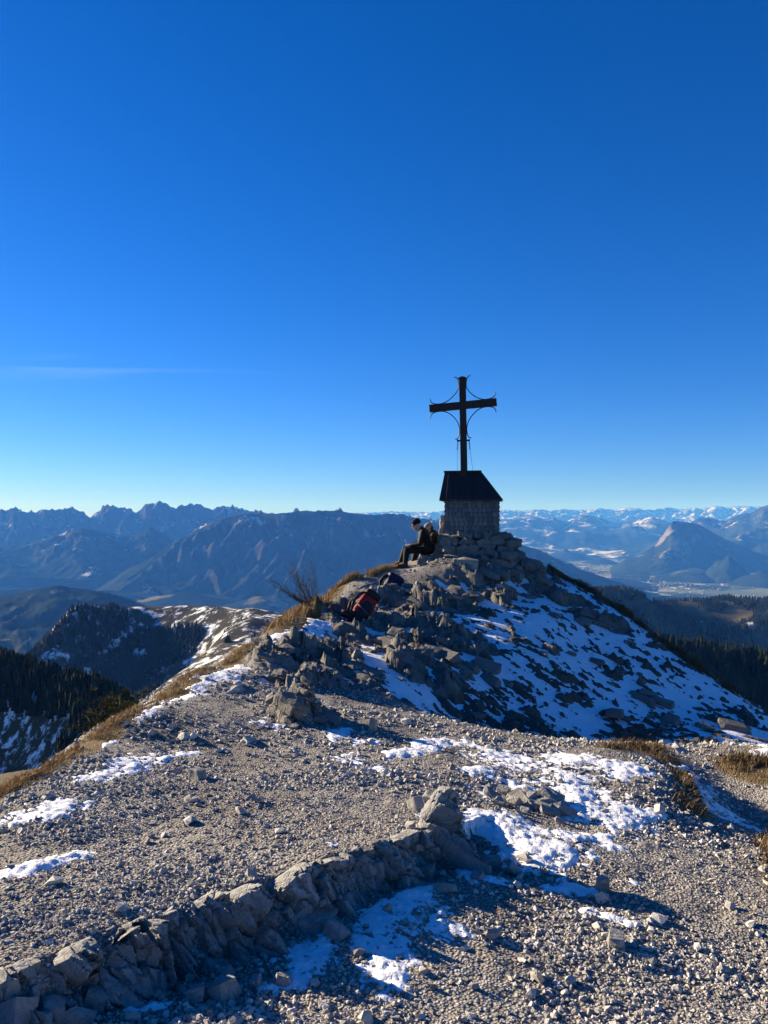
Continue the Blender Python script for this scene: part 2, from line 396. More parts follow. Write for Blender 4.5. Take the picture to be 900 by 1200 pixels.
SNOWSEG = strokes([([(-10,968),(40,955),(90,940)],0.13),([(0,1030),(50,1017),(95,1001)],0.085),([(105,912),(150,898),(212,884)],0.14),([(105,879),(122,871)],0.07),
    ([(158,836),(190,820),(215,812)],0.27),([(205,815),(250,790),(300,768)],0.3),([(290,770),(330,748),(375,730)],0.33),([(318,844),(345,849)],0.17),
    ([(405,893),(440,900)],0.17),([(470,883),(510,872),(545,872)],0.14),([(395,862),(430,870)],0.13),([(580,885),(650,905),(720,960)],0.27),([(660,888),(730,900)],0.22),([(570,960),(600,985),(645,1005)],0.24),
    ([(640,975),(700,985)],0.14),([(620,940),(690,955)],0.16),([(560,925),(600,935)],0.10),([(440,1000),(455,1035),(475,1070)],0.24),([(455,1050),(500,1085)],0.14),([(415,1065),(450,1085)],0.10),
    ([(335,1060),(345,1100)],0.11),([(345,1100),(370,1135)],0.14),([(300,1155),(340,1145)],0.06),([(445,1100),(455,1160)],0.10),([(150,1150),(205,1125)],0.11),([(130,1185),(170,1172)],0.08),([(185,1100),(205,1085)],0.04),
    ([(520,1010),(560,1030),(600,1035)],0.09),([(640,1040),(700,1045)],0.07),([(740,1035)],0.07),([(690,1070),(740,1090)],0.05),
    ([(790,900),(840,950)],0.22),([(880,872),(920,885)],0.25),([(700,940),(760,955)],0.13),([(430,700),(455,712)],0.2),([(420,735),(450,740)],0.2),([(560,905),(610,925)],0.12),([(850,960),(880,970)],0.07),([(545,985),(580,1005)],0.1),([(500,955),(560,1000)],0.07)])
SLOPESEG = strokes([([(450,760),(520,725),(600,705)],0.8),([(470,775),(560,740),(640,705)],0.9),([(600,700),(650,690)],0.7),([(480,800),(560,780),(650,760),(720,750)],1.0),([(520,830),(620,825),(720,820),(800,800)],1.0),
    ([(560,842),(680,850),(800,855),(890,865)],0.9),([(640,672),(680,690)],0.6),([(640,700),(720,740),(800,785),(880,835)],1.0),([(800,840),(920,870)],0.8)])
def rough(x, y):
    rk = stroke_mask(ROCKSEG, x, y, 0.45); sl = stroke_mask(SLOPESEG, x, y, 0.4)
    ledge_d, al, tot = ledge_sd(x, y)
    # strata: long ribs running down to the right
    ca, sa = math.cos(-0.72), math.sin(-0.72)
    a = x*ca+y*sa; b = -x*sa+y*ca
    wx = 0.18*fbm(x*1.3, y*1.3, 3, 3)
    rib = ridged(a*0.75+wx, b*2.1+wx*2, 5, 21, 0.55)
    blocky, j1 = facets(a*1.3+wx, b*2.6+wx, 8, 1.0)
    small, j2 = facets(a*3.4+wx, b*6.5+wx, 18, 1.0)
    out = 0.014*fbm(x*9, y*9, 4, 31)+0.03*fbm(x*1.7, y*1.7, 3, 37)
    hid, j3 = facets(a*8+wx, b*14+wx, 28, 1.0)
    out = out+rk*(0.26*(rib-0.40)+0.26*blocky+0.15*small+0.06*hid-0.04*np.clip(1-j1/0.12, 0, 1))
    clump = ridged(a*1.6, b*3.4, 4, 55, 0.55)
    pat = sstep(-0.25, 0.35, fbm(x*0.7+4, y*0.7, 2, 77))
    fine_c = ridged(a*5, b*9, 3, 57, 0.55)
    out = out+sl*(1-rk)*((0.17*(clump-0.45)+0.06*small+0.13*(fine_c-0.42))*(0.5+0.5*pat))
    return out, rk, sl
def Hn(x, y):
    return Hs(x, y)+rough(x, y)[0]
# polar mesh, finer near the path
_az = np.radians(np.concatenate([np.linspace(-62,-31,24)[:-1], np.linspace(-31,31,410), np.linspace(31,62,24)[1:]]))
_rr = np.concatenate([np.linspace(0.02,1.7,10)[:-1], np.exp(np.linspace(math.log(1.7), math.log(23.0), 660)), np.exp(np.linspace(math.log(23.2), math.log(60), 24))])
GX = np.outer(_rr, np.sin(_az)); GY = np.outer(_rr, np.cos(_az))
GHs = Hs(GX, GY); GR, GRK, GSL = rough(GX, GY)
_far = sstep(17, 24, np.hypot(GX, GY))
GZ = GHs+GR
GGR = stroke_mask(GRASSSEG, GX, GY, 0.5)
_off = sstep(0.25, 0.9, np.maximum(-2.35-GHs, 0))*(GX < -2.3)
GGR = np.maximum(GGR, _off)
GGR = np.clip(GGR*(0.75+0.6*fbm(GX*5, GY*5, 3, 91)), 0, 1)
NGRAV = np.clip(1-GRK-GSL*0.8-GGR, 0, 1)

def mat_ground():
    m, t, b = nmat('mountain ground'); N = NT(t); p = N.pos()
    rk, gr, sl = N.attr('rock'), N.attr('grass'), N.attr('slope')
    n1 = N.noise(p, 3.1, 5, 0.6); n2 = N.noise(p, 45, 4, 0.6)
    vor = N.voro(p, 62, 'F1', 'Distance'); vc = N.voro(p, 62, 'F1', 'Color')
    tone = N.sep(vc)[0]
    grav = N.mix(tone, (0.23, 0.212, 0.185), (0.47, 0.445, 0.405))
    grav = N.mix(N.rng(vor, 0.35, 0.75, 0, 0.75), grav, (0.085, 0.066, 0.048))
    grav = N.mix(N.rng(N.noise(p, 1.1, 5, 0.6), 0.42, 0.66, 0, 0.7), grav, (0.12, 0.10, 0.078))
    rock = N.mix(N.rng(n1, 0.3, 0.7), (0.15, 0.138, 0.118), (0.31, 0.285, 0.245))
    rock = N.mix(N.rng(N.noise(p, 14, 5, 0.7), 0.5, 0.72, 0, 0.7), rock, (0.10, 0.09, 0.075))
    grass = N.mix(n2, (0.085, 0.06, 0.028), (0.19, 0.13, 0.06))
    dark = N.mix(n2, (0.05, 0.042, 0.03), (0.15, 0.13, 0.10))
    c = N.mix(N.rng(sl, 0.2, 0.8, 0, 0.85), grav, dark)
    c = N.mix(N.rng(rk, 0.25, 0.6), c, rock)
    c = N.mix(N.rng(gr, 0.25, 0.6), c, grass)
    N.put(b.inputs['Base Color'], c); b.inputs['Roughness'].default_value = 0.95
    h = N.math('ADD', N.math('MULTIPLY', N.math('SUBTRACT', 1, vor), 0.8), N.math('MULTIPLY', n2, 0.7))
    nb = N.bump(h, 0.016, 0.9)
    vs_ = N.scale(p, (1.0, 1.9, 0.7), (0.5, 0.42, -0.72)); hc = N.sep(N.voro(vs_, 7, 'F1', 'Color'))[0]; hd = N.sep(N.voro(vs_, 19, 'F1', 'Color'))[1]
    hr = N.math('ADD', N.math('ADD', N.noise(p, 14, 6, 0.7), hc), N.math('MULTIPLY', hd, 0.6))
    nb = N.bump(N.math('MULTIPLY', hr, rk), 0.06, 0.8, nb)
    N.put(b.inputs['Normal'], nb)
    return m
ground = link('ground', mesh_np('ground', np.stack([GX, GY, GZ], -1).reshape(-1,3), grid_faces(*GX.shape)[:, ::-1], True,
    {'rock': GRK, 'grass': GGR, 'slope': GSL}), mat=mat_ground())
tag(ground, kind='structure')

# ------------------------------------------------------------------ snow: a smooth sheet lying in the hollows of the rough ground
def snow_height(x, y, hs=None):
    hs = Hs(x, y) if hs is None else hs
    wx = x+0.10*fbm(x*3, y*3, 4, 61); wy = y+0.10*fbm(x*3+9, y*3, 4, 62)
    m = stroke_mask([(a_, b_, w_*1.28) for a_, b_, w_ in SNOWSEG], wx, wy, 0.95)
    sl = stroke_mask(SLOPESEG, x, y, 0.4)
    mm = m*0.034-0.0235+0.018*fbm(x*2.6, y*2.6, 4, 63)+0.026*fbm(x*12, y*12, 4, 65, 0.65)
    ms = 0.034+0.045*fbm(x*0.9, y*0.9, 3, 64)-0.12*(1-sl)
    sm = sstep(0.1, 0.5, sl)
    return hs+np.where(sl > 0.02, np.maximum(mm, mm*(1-sm)+ms*sm), mm)+0.006*fbm(x*4, y*4, 3, 66)
GS = snow_height(GX, GY, GHs)
_lump = 0.03*fbm(GX*1.7, GY*1.7, 3, 37)      # the sheet follows the broad lumps of the gravel
GS = GS+_lump*(1-np.clip(GSL*2, 0, 1))
GS = np.where(GGR > 0.6, GS-0.04, GS)
GS = GS-0.055*GRK-0.09*np.exp(-((ledge_sd(GX, GY)[0]-0.04)/0.13)**2)
_keep = GS > GZ-0.012
fc = grid_faces(*GX.shape)[:, ::-1]
kf = _keep.ravel()[fc].any(1) & (np.hypot(GX, GY).ravel()[fc[:,0]] < 22) & (np.hypot(GX, GY).ravel()[fc[:,0]] > 1.7)
fc = fc[kf]
used, inv = np.unique(fc, return_inverse=True)
sco = np.stack([GX, GY, GS], -1).reshape(-1,3)[used]
def mat_snow():
    m, t, b = nmat('old snow'); N = NT(t); p = N.pos()
    n = N.noise(p, 9, 5, 0.6)
    c = N.mix(N.rng(n, 0.4, 0.75), (0.86, 0.87, 0.88), (0.74, 0.75, 0.76))
    dirt = N.rng(N.noise(p, 70, 3, 0.6), 0.66, 0.74, 0, 0.8)
    c = N.mix(dirt, c, (0.22, 0.19, 0.15))
    N.put(b.inputs['Base Color'], c); b.inputs['Roughness'].default_value = 0.6
    N.put(b.inputs['Normal'], N.bump(N.noise(p, 26, 5, 0.6), 0.02, 0.7))
    return m
SNOWMAT = mat_snow()
snow = link('snow', mesh_np('snow', sco, inv.reshape(fc.shape), True), mat=SNOWMAT)
tag(snow, 'thin patchy snow lying between the gravel and rocks of the summit slope', 'snow', kind='stuff')
# ================================================================== FAR COUNTRY
FLOOR = -1100.0
def mat_far(name, forest=(0.014,0.021,0.015), rock=(0.055,0.054,0.053), meadow=(0.14,0.12,0.055), tree_z=-100.0, tree_w=350.0, snow_amt=0.3, snow_z=-600.0, nsc=1.0, meadow_amt=0.2, bumpd=0.0):
    m, t, b = nmat(name); N = NT(t); p = N.pos(); g = N.n('ShaderNodeNewGeometry')
    z = N.sep(p)[2]; nz = N.sep(g.outputs['True Normal'])[2]
    nb = N.noise(p, 0.0011*nsc, 6, 0.62); nf = N.noise(p, 0.006*nsc, 6, 0.7)
    zt = N.math('ADD', z, N.rng(nf, 0.3, 0.7, -tree_w, tree_w))
    rockf = N.math('MAXIMUM', N.rng(zt, tree_z-tree_w*0.4, tree_z+tree_w*0.4), N.rng(nz, 0.66, 0.5) if tree_z < 1500 else 0.0)
    c = N.mix(N.rng(nf, 0.35, 0.7), forest, [v*1.9 for v in forest])
    md = N.math('MULTIPLY', N.rng(nb, 0.62-0.25*meadow_amt, 0.66-0.25*meadow_amt), N.rng(nz, 0.8, 0.9))
    c = N.mix(md, c, meadow)
    c = N.mix(rockf, c, N.mix(N.rng(nf, 0.35, 0.65), [v*0.6 for v in rock], rock))
    c = N.mix(N.rng(N.attr('cliff'), 0.35, 0.6), c, N.mix(nf, (0.09,0.08,0.07), (0.24,0.21,0.19)))
    # snow holds on ledges, in gullies and on open pasture
    st = N.scale(p, (0.0045*nsc, 0.0045*nsc, 0.0012*nsc)); sn = N.noise(st, 1.0, 7, 0.72)
    thr = 0.66-0.22*snow_amt
    sf = N.math('MULTIPLY', N.rng(sn, thr, thr+0.07), N.rng(z, snow_z, snow_z+350))
    sf = N.math('MULTIPLY', sf, N.rng(nz, 0.35, 0.6, 0.25, 1.0))
    sf = N.math('MAXIMUM', sf, N.math('MULTIPLY', md, N.rng(N.noise(p, 0.004*nsc, 4), 0.5-0.1*snow_amt, 0.6-0.1*snow_amt, 0, 0.9)))
    c = N.mix(sf, c, (0.62, 0.63, 0.66))
    N.put(b.inputs['Base Color'], c); b.inputs['Roughness'].default_value = 1.0; b.inputs['Specular IOR Level'].default_value = 0.0
    if bumpd: N.put(b.inputs['Normal'], N.bump(nf, bumpd, 0.8))
    return m
def crest_fn(pts):
    pts = np.array(pts, float); return lambda u: np.interp(u, pts[:,0], pts[:,1])
def range_mesh(name, crest, D, W, Wb, mat, rows=90, cols=420, floor=FLOOR, rough_a=0.35, L=1500., jag=1.5, seed=0, p=1.0, wob=0.06, u0=-100, u1=1000, Dfn=None, cliff=None):
    """a mountain range: its crest line stands at distance D, its near flank spreads W metres towards us"""
    u = np.linspace(u0, u1, cols); cf = crest_fn(crest)
    d = D*(1+wob*fbm(u/140., u*0+seed, 3, seed+5)) if Dfn is None else np.interp(u, *Dfn)
    s = np.concatenate([-np.linspace(1, 0.08, 14)*Wb/W, np.linspace(0, 1, rows)**1.15])       # <0 behind the crest
    S = np.broadcast_to(s[:,None], (len(s), cols)); Y = d[None]-S*W; X = (u[None]-U0)/F*Y
    v = cf(u)+jag*(0.9*(ridged(u/11., u*0+seed*3.1, 5, seed+9, 0.62)-0.45)*-2.2)
    zc = (V0-v)/F*d
    up = np.clip(np.where(S < 0, 1+S*W/Wb*0.95, (1-S)**p), 0, 1)
    Z = floor+(zc[None]-floor)*up
    rl = np.maximum(zc[None]-floor, 60)
    env = np.clip(np.abs(S)*5, 0, 1)*np.clip((1-S)*2.2, 0, 1)
    wq = fbm(X/L*0.6, Y/L*0.6, 3, seed+31)*0.6
    r = ridged(X/L+wq, Y/L+wq, 6, seed+13, 0.52)
    Z = Z+rl*rough_a*(r-0.55)*env+rl*0.05*fbm(X/L*7, Y/L*7, 4, seed+41)*np.clip(np.abs(S)*12, 0.15, 1)
    zlim = (V0-(cf(u)-0.5))/F*Y                            # nothing on the near flank may stand above the skyline measured
    Z = np.where(S > 0, np.minimum(Z, zlim-rl*0.015*np.clip(S*6, 0, 1)), Z)
    at = None
    if cliff is not None:
        V = V0-Z/Y*F; U = np.broadcast_to(u[None], X.shape); q = np.zeros(X.shape)
        for cu, cv, ru, rv, sl_ in cliff: q = np.maximum(q, 1-np.hypot((U-cu-(V-cv)*sl_)/ru, (V-cv)/rv))
        at = {'cliff': np.clip(q*2+0.9*fbm(X/260, Y/260+Z/160, 4, 3), 0, 1)}
        Z = Z-60*np.clip(q*2, 0, 1)*ridged(X/220., Z/400., 3, 8)
    o = link(name, mesh_np(name, np.stack([X, Y, Z], -1).reshape(-1,3), grid_faces(*X.shape), True, at), mat=mat)
    tag(o, kind='structure'); return o

KAISER = [(-140,603),(-60,600),(0,598),(18,596.5),(36,600),(45,599.5),(56,597.6),(73,598),(83,594),(92,598),(97,600),(103,605),(106,608),(111,602),(115,598),(124,594),(133,591.5),(140,594),(147,597),(159,599),(165,596),(169,593),(177,590),(185,588),(196,591),(205,597),(211,594),(220,592),(226,591),(243,594),(250,597),(262,591.7),(278,596),(300,599),(313,601),(345,606),(420,614),(560,640),(1040,700)]
MIDL = [(-140,650),(0,641),(25,638),(49,633),(73,624),(98,619),(115,622),(132,625),(145,629),(156,628),(166,622),(176,617.7),(190,624),(205,635),(240,655),(330,690),(1040,760)]
ZAHM = [(-140,760),(100,700),(150,668),(175,655),(200,637),(220,627),(233,620),(247,613),(260,608),(277,603),(300,602),(318,602.5),(333,601),(346,600),(360,598),(371,599.5),(382,599),(397,598),(408,601),(420,602),(438,603.5),(458,601.7),(468,603),(477,605),(497,608),(516,610.5),(545,616),(575,625),(591,632),(633,645),(660,659),(700,675),(731,686),(800,700),(1040,740)]
LOWL = [(-140,706),(0,699.6),(15,697),(30,693),(44,690),(68,686),(98,690),(127,694.6),(155,703),(200,722),(300,745),(1040,800)]
ALPS = [(-140,606),(90,606),(330,603),(420,601),(460,599.5),(500,600),(540,598),(580,597),(598,598),(609,599),(630,597.5),(648,598),(662,596.7),(680,598),(690,598),(706,595.8),(720,598),(740,595),(760,597),(780,595),(800,597),(812,595.5),(826,596),(840,592.5),(848,594.5),(860,594.5),(872,592.5),(884,594),(900,593),(1040,596)]
TUX = [(-140,640),(380,618),(470,612),(560,611),(591,608),(606,606),(622,604.7),(636,606.5),(649,606.5),(660,611),(672,607),(685,603.5),(697,604.7),(711,610),(727,614),(745,609),(764,606),(775,609),(790,614),(820,618),(1040,630)]
PEND = [(-140,760),(640,720),(690,690),(720,665),(732,656),(746,652),(760,644),(768,638),(774,629),(780,621),(785,614.5),(789,610.5),(797,611),(808,612.4),(820,615),(832,622),(844,629),(860,636),(880,645),(900,652),(1040,690)]
BEHP = [(-140,760),(700,680),(760,640),(790,622),(808,613),(818,606.6),(828,606.4),(840,609),(850,611),(860,606),(872,602),(880,601),(892,594.5),(900,592),(930,588),(980,586),(1040,590)]
M_high = mat_far('high limestone', tree_z=0, tree_w=300, snow_amt=0.42, snow_z=-500, meadow_amt=0.0)
M_wood = mat_far('wooded mountain', tree_z=250, tree_w=400, snow_amt=0.30, snow_z=-700, meadow_amt=0.12)
M_alps = mat_far('snow mountains', tree_z=-900, tree_w=200, snow_amt=0.75, snow_z=-900, nsc=0.9, meadow_amt=0.0)
M_tux = mat_far('far wooded mountains', tree_z=-60, tree_w=250, snow_amt=0.55, snow_z=-450, nsc=0.6, meadow_amt=0.25)
M_pend = mat_far('forest mountain', tree_z=900, tree_w=200, snow_amt=-0.3, snow_z=-200, meadow_amt=0.0, rock=(0.33,0.28,0.24))
M_vh = mat_far('valley woods', tree_z=2000, tree_w=100, snow_amt=-1.5, snow_z=500, meadow_amt=0.15)
M_vh.node_tree.nodes['Principled BSDF'].inputs['Base Color'].default_value = (0.03, 0.04, 0.03, 1)
range_mesh('mountain_range', ALPS, 44000, 7000, 5000, M_alps, rows=34, cols=480, floor=-700, rough_a=0.6, L=2200, jag=1.3, seed=1)
range_mesh('mountain_range', TUX, 29000, 8000, 4000, M_tux, rows=45, cols=360, rough_a=0.42, L=3600, jag=0.6, seed=2)
range_mesh('mountain_range', KAISER, 17500, 1600, 3000, M_high, rows=64, cols=520, floor=-800, rough_a=0.5, L=900, jag=3.0, seed=3, p=0.9, u0=-140, u1=620)
range_mesh('mountain', BEHP, 22000, 6000, 3000, M_wood, rows=60, cols=260, rough_a=0.3, L=2400, jag=0.4, seed=4, u0=560, u1=1080)
range_mesh('mountain_range', MIDL, 13800, 1600, 2000, M_wood, rows=60, cols=320, floor=-950, rough_a=0.5, L=1000, jag=0.9, seed=5, u0=-140, u1=420)
range_mesh('mountain', PEND, 16500, 2300, 2500, M_pend, rows=70, cols=230, rough_a=0.32, L=1700, jag=0.35, seed=6, u0=580, u1=1080, p=1.25, cliff=[(783,622,9,9,-1.2),(773,634,5,7,-0.9)])
range_mesh('mountain_range', ZAHM, 11500, 1500, 2500, M_high, rows=78, cols=470, rough_a=0.55, L=850, jag=0.35, seed=7, p=1.1, u0=-20, u1=900)
range_mesh('hill', LOWL, 6000, 2300, 1500, M_wood, rows=60, cols=240, floor=-1000, rough_a=0.35, L=700, jag=0.5, seed=8, u0=-140, u1=400)

# wooded hills on the valley floor
def valley_hill(u, v, D, w_px, seed, mat):
    zt = (V0-v)/F*D; x0 = (u-U0)/F*D; wd = w_px/F*D; h = zt-FLOOR
    n = 48; a = np.linspace(-1.15, 1.15, n); A, B = np.meshgrid(a, a)
    q = np.hypot(A, B)+0.22*fbm(A*1.4+seed, B*1.4, 4, seed)
    z = h*np.clip(1-q, 0, 1)**0.85*(1+0.25*fbm(A*3, B*3, 4, seed+3))-15
    o = link('hill', mesh_np('hill', np.stack([x0+A*wd, D+B*wd*1.2, FLOOR+z], -1).reshape(-1,3), grid_faces(n, n), True), mat=mat)
    tag(o, kind='structure')
for k, (u, v, D, w) in enumerate([(662,643,21000,34),(704,653,19000,22),(852,651,13500,34),(775,656,15500,60),(815,664,14000,55),(895,668,12800,42),(735,664,16500,26),(800,630,30000,120),(720,636,33000,60),(215,693,9600,85),(305,696,9300,60),(15,688,9900,80),(120,690,9900,70),(380,700,9000,60)]):
    valley_hill(u, v, D, w, 40+k, M_vh)

# valley floor with fields
def mat_valley():
    m, t, b = nmat('valley fields'); N = NT(t); p = N.pos()
    vc = N.voro(N.scale(p, (0.0022, 0.0013, 0.0), (0,0,0.5)), 1.0, 'F1', 'Color'); s = N.sep(vc)
    c = N.mix(s[0], (0.07, 0.10, 0.04), (0.20, 0.21, 0.11))
    c = N.mix(N.rng(s[1], 0.72, 0.76), c, (0.30, 0.27, 0.19))
    wood = N.rng(N.noise(N.scale(p, (0.0005, 0.0005, 0)), 1.0, 6, 0.65), 0.52, 0.56)
    c = N.mix(wood, c, (0.03, 0.042, 0.028))
    N.put(b.inputs['Base Color'], c); b.inputs['Roughness'].default_value = 1.0; b.inputs['Specular IOR Level'].default_value = 0
    return m
xs = np.linspace(-51000, 51000, 50); ys = np.concatenate([np.linspace(-10000, 8000, 8), np.linspace(9000, 52000, 40)])
VX, VY = np.meshgrid(xs, ys)
vf = link('valley_floor', mesh_np('valley_floor', np.stack([VX, VY, np.full(VX.shape, FLOOR)], -1).reshape(-1,3), grid_faces(*VX.shape), True), mat=mat_valley())
tag(vf, kind='structure')
# river in the valley
def ribbon(name, pts, w, z, mat):
    pts = np.array(pts); d = np.gradient(pts, axis=0); d /= np.linalg.norm(d, axis=1)[:,None]; nrm = np.stack([-d[:,1], d[:,0]], 1)
    w = np.asarray(w)[:,None] if hasattr(w, '__len__') else w
    L_, R_ = pts+nrm*w/2, pts-nrm*w/2
    co = np.concatenate([np.c_[L_, np.full(len(pts), z)], np.c_[R_, np.full(len(pts), z)]]); n = len(pts)
    return link(name, mesh_np(name, co, np.array([(i, i+n, i+1+n, i+1) for i in range(n-1)]), True), mat=mat)
def vfl(u, v):
    y = F*(-FLOOR)/(v-V0); return ((u-U0)/F*y, y)
m_riv, _t, _b = nmat('river water'); _b.inputs['Base Color'].default_value = (0.10, 0.14, 0.15, 1); _b.inputs['Roughness'].default_value = 0.12; _b.inputs['Specular IOR Level'].default_value = 0.5
riv = [vfl(u, v) for u, v in [(722,676),(728,672),(733,667),(733,663),(729,659),(724,655),(722,652)]]
tag(ribbon('river', riv, [60, 160, 260, 300, 220, 150, 100], FLOOR+4, m_riv), kind='structure')
# towns: every house a box with a pitched roof, joined (too far to count)
def houses(cent, n, spread, seed):
    r = np.random.default_rng(seed); V = []; Q = []; T = []; k = 0
    for i in range(n):
        c = cent[r.integers(len(cent))]
        x = c[0]+r.normal()*spread*1.3; y = c[1]+r.normal()*spread*1.6
        a, b_, h = r.uniform(6, 13), r.uniform(5, 10), r.uniform(5, 11)
        if r.random() < 0.07: a, b_, h = r.uniform(40, 110), r.uniform(25, 50), r.uniform(8, 14)
        an = r.uniform(0, 3.14); ca, sa = math.cos(an), math.sin(an)
        co = np.array([(-a,-b_,0),(a,-b_,0),(a,b_,0),(-a,b_,0),(-a,-b_,h),(a,-b_,h),(a,b_,h),(-a,b_,h),(-a,0,h*1.45),(a,0,h*1.45)], float)*[.9,.9,1]
        V.append(np.c_[co[:,0]*ca-co[:,1]*sa+x, co[:,0]*sa+co[:,1]*ca+y, co[:,2]+FLOOR-1])
        Q += [[k+j for j in f] for f in ((0,1,5,4),(1,2,6,5),(2,3,7,6),(3,0,4,7),(4,5,9,8),(6,7,8,9))]; T += [[k+j for j in f] for f in ((5,6,9),(7,4,8))]; k += 10
    return np.concatenate(V), [np.array(Q), np.array(T)]
cv, cfc = houses([vfl(u, v) for u, v in [(655,664),(672,668),(690,672),(706,678),(725,683),(738,688),(690,664),(760,676),(790,676),(830,678),(775,690)]], 1100, 520, 5)
tw = link('town', mesh_np('town', cv, cfc, False), mat=mat_plain('town plaster', (0.34, 0.32, 0.30), 0.9, 0.3, 0.01))
tag(tw, 'far-off town of tiny pale houses spread over the valley floor', 'town', kind='stuff')

# ------------------------------------------------------------------ nearer hills with conifer forest
def conifers(pts, tiers=3, sides=6, seed=0, slim=0.19):
    """pts: (n,4) x,y,z,h -> joined mesh of layered conifers with ragged skirts"""
    r = np.random.default_rng(seed); n = len(pts); V = []; T = []; base = 0
    for k in range(tiers):
        lo = 0.08+0.86*k/tiers*0.95; hi = min(1.0, lo+1.25/tiers) if k < tiers-1 else 1.0
        rad = slim*(1-lo)**0.85*1.05+0.012
        an = (np.arange(sides)/sides*2*np.pi)[None]+r.uniform(0, 6.28, (n, 1))
        rr = rad*pts[:,3:4]*r.uniform(0.62, 1.25, (n, sides)); dz = r.uniform(-0.035, 0.035, (n, sides))*pts[:,3:4]
        ring = np.stack([pts[:,0:1]+rr*np.cos(an), pts[:,1:2]+rr*np.sin(an), pts[:,2:3]+lo*pts[:,3:4]+dz], -1)
        tip = np.stack([pts[:,0], pts[:,1], pts[:,2]+hi*pts[:,3]], -1)[:,None]
        V.append(np.concatenate([ring, tip], 1).reshape(-1,3))
        b0 = base+np.arange(n)[:,None]*(sides+1); i = np.arange(sides)[None]
        T.append(np.stack([b0+i, b0+(i+1) % sides, np.broadcast_to(b0+sides, (n, sides))], -1).reshape(-1,3)); base += n*(sides+1)
    return np.concatenate(V), np.concatenate(T)
def mat_needles(name, a=(0.009,0.016,0.010), b_=(0.020,0.030,0.016), sc=0.2):
    m, t, b = nmat(name); N = NT(t); p = N.pos()
    N.put(b.inputs['Base Color'], N.mix(N.rng(N.noise(p, sc, 3), 0.35, 0.65), a, b_)); b.inputs['Roughness'].default_value = 0.9; b.inputs['Specular IOR Level'].default_value = 0.1
    return m
M_need = mat_needles('spruce needles')
def mat_pasture(name, sc, snow, a=(0.13,0.105,0.05), b_=(0.21,0.165,0.085)):
    m, t, b = nmat(name); N = NT(t); p = N.pos()
    g = N.n('ShaderNodeNewGeometry'); nz = N.sep(g.outputs['True Normal'])[2]
    c = N.mix(N.noise(p, sc*2, 5, 0.6), a, b_)
    c = N.mix(N.rng(N.noise(p, sc*0.9, 6, 0.7), 0.52, 0.62, 0, 0.6), c, (0.06, 0.065, 0.035))
    sn = N.noise(N.scale(p, (sc*1.6, sc*1.6, sc*0.6), (0, 0, 0.6)), 1.0, 7, 0.72)
    c = N.mix(N.math('MULTIPLY', N.rng(sn, 0.62-0.25*snow, 0.70-0.25*snow), N.attr('snow')), c, (0.80, 0.81, 0.83))
    N.put(b.inputs['Base Color'], c); b.inputs['Roughness'].default_value = 1.0; b.inputs['Specular IOR Level'].default_value = 0
    return m
def hill_grid(name, ctrl, ub, yb, nu, ny, mat, c=60., rough_a=6., L=120., seed=0, snowfn=None):
    """hill from measured points (u,v,y); returns its height function"""
    pts = np.array([P(*q) for q in ctrl]); n = len(pts)
    A = np.sqrt((pts[:,None,0]-pts[None,:,0])**2+(pts[:,None,1]-pts[None,:,1])**2+c*c)
    M = np.zeros((n+1, n+1)); M[:n,:n] = A-np.eye(n)*c*0.02; M[:n,n] = 1; M[n,:n] = 1
    W = np.linalg.solve(M, np.r_[pts[:,2], 0])
    def hf(x, y):
        x = np.asarray(x, float); y = np.asarray(y, float)
        o = np.full(x.shape, W[-1])
        for i in range(n): o = o+W[i]*np.sqrt((x-pts[i,0])**2+(y-pts[i,1])**2+c*c)
        return o+rough_a*fbm(x/L, y/L, 5, seed)
    y = np.linspace(yb[0], yb[1], ny); u = np.linspace(ub[0], ub[1], nu)
    Y, U = np.meshgrid(y, u, indexing='ij'); X = (U-U0)/F*Y; Z = hf(X, Y)
    sn = np.ones(X.shape) if snowfn is None else snowfn(U, (V0-Z/Y*F), X, Y)
    o = link(name, mesh_np(name, np.stack([X, Y, Z], -1).reshape(-1,3), grid_faces(*X.shape)[:, :], True, {'snow': sn}), mat=mat)
    tag(o, kind='structure'); return hf
def px(x, y, z): return U0+x/y*F, V0-z/y*F

# alp ridge below on the left (about 1.8 km off)
alp = [(20,790,1500),(60,745,1620),(90,711,1750),(110,711,1800),(160,714,1850),(200,712,1850),(250,713,1800),(290,716,1700),(330,722,1600),(360,730,1500),
       (60,800,1450),(120,800,1420),(180,800,1350),(130,755,1600),(180,760,1550),(230,770,1350),(260,745,1480),(290,745,1380),(220,800,1200),(290,780,1100),(330,760,1150),(140,830,1250),(60,850,1200),(200,850,1050),(0,840,1350),(-60,880,1300),(300,830,900),(400,760,1200),(400,800,900)]
alp3 = [(u, v, y if (v < 735 or u > 215) else 1860-(v-711)*2.6-max(0, 90-u)*1.5) for u, v, y in alp]
_back = [(-60,1000,1800),(0,1000,2100),(90,900,2350),(200,880,2450),(300,900,2300),(400,900,2000)]
alp_h = hill_grid('alp_ridge', alp3+[(u, 608+(v-608)*0.62, y) for u, v, y in _back], (-120, 420), (850, 2600), 200, 150, mat_pasture('alp pasture', 0.022, 0.40, (0.04,0.036,0.024), (0.075,0.066,0.045)), 70., 12., 160., 3)
r = np.random.default_rng(3); tp = []
yy = r.uniform(950, 2000, 60000); uu = r.uniform(0, 345, 60000); xx = (uu-U0)/F*yy; zz = alp_h(xx, yy); pu, pv = px(xx, yy, zz)
dens = fbm(xx/130, yy/130, 4, 19)
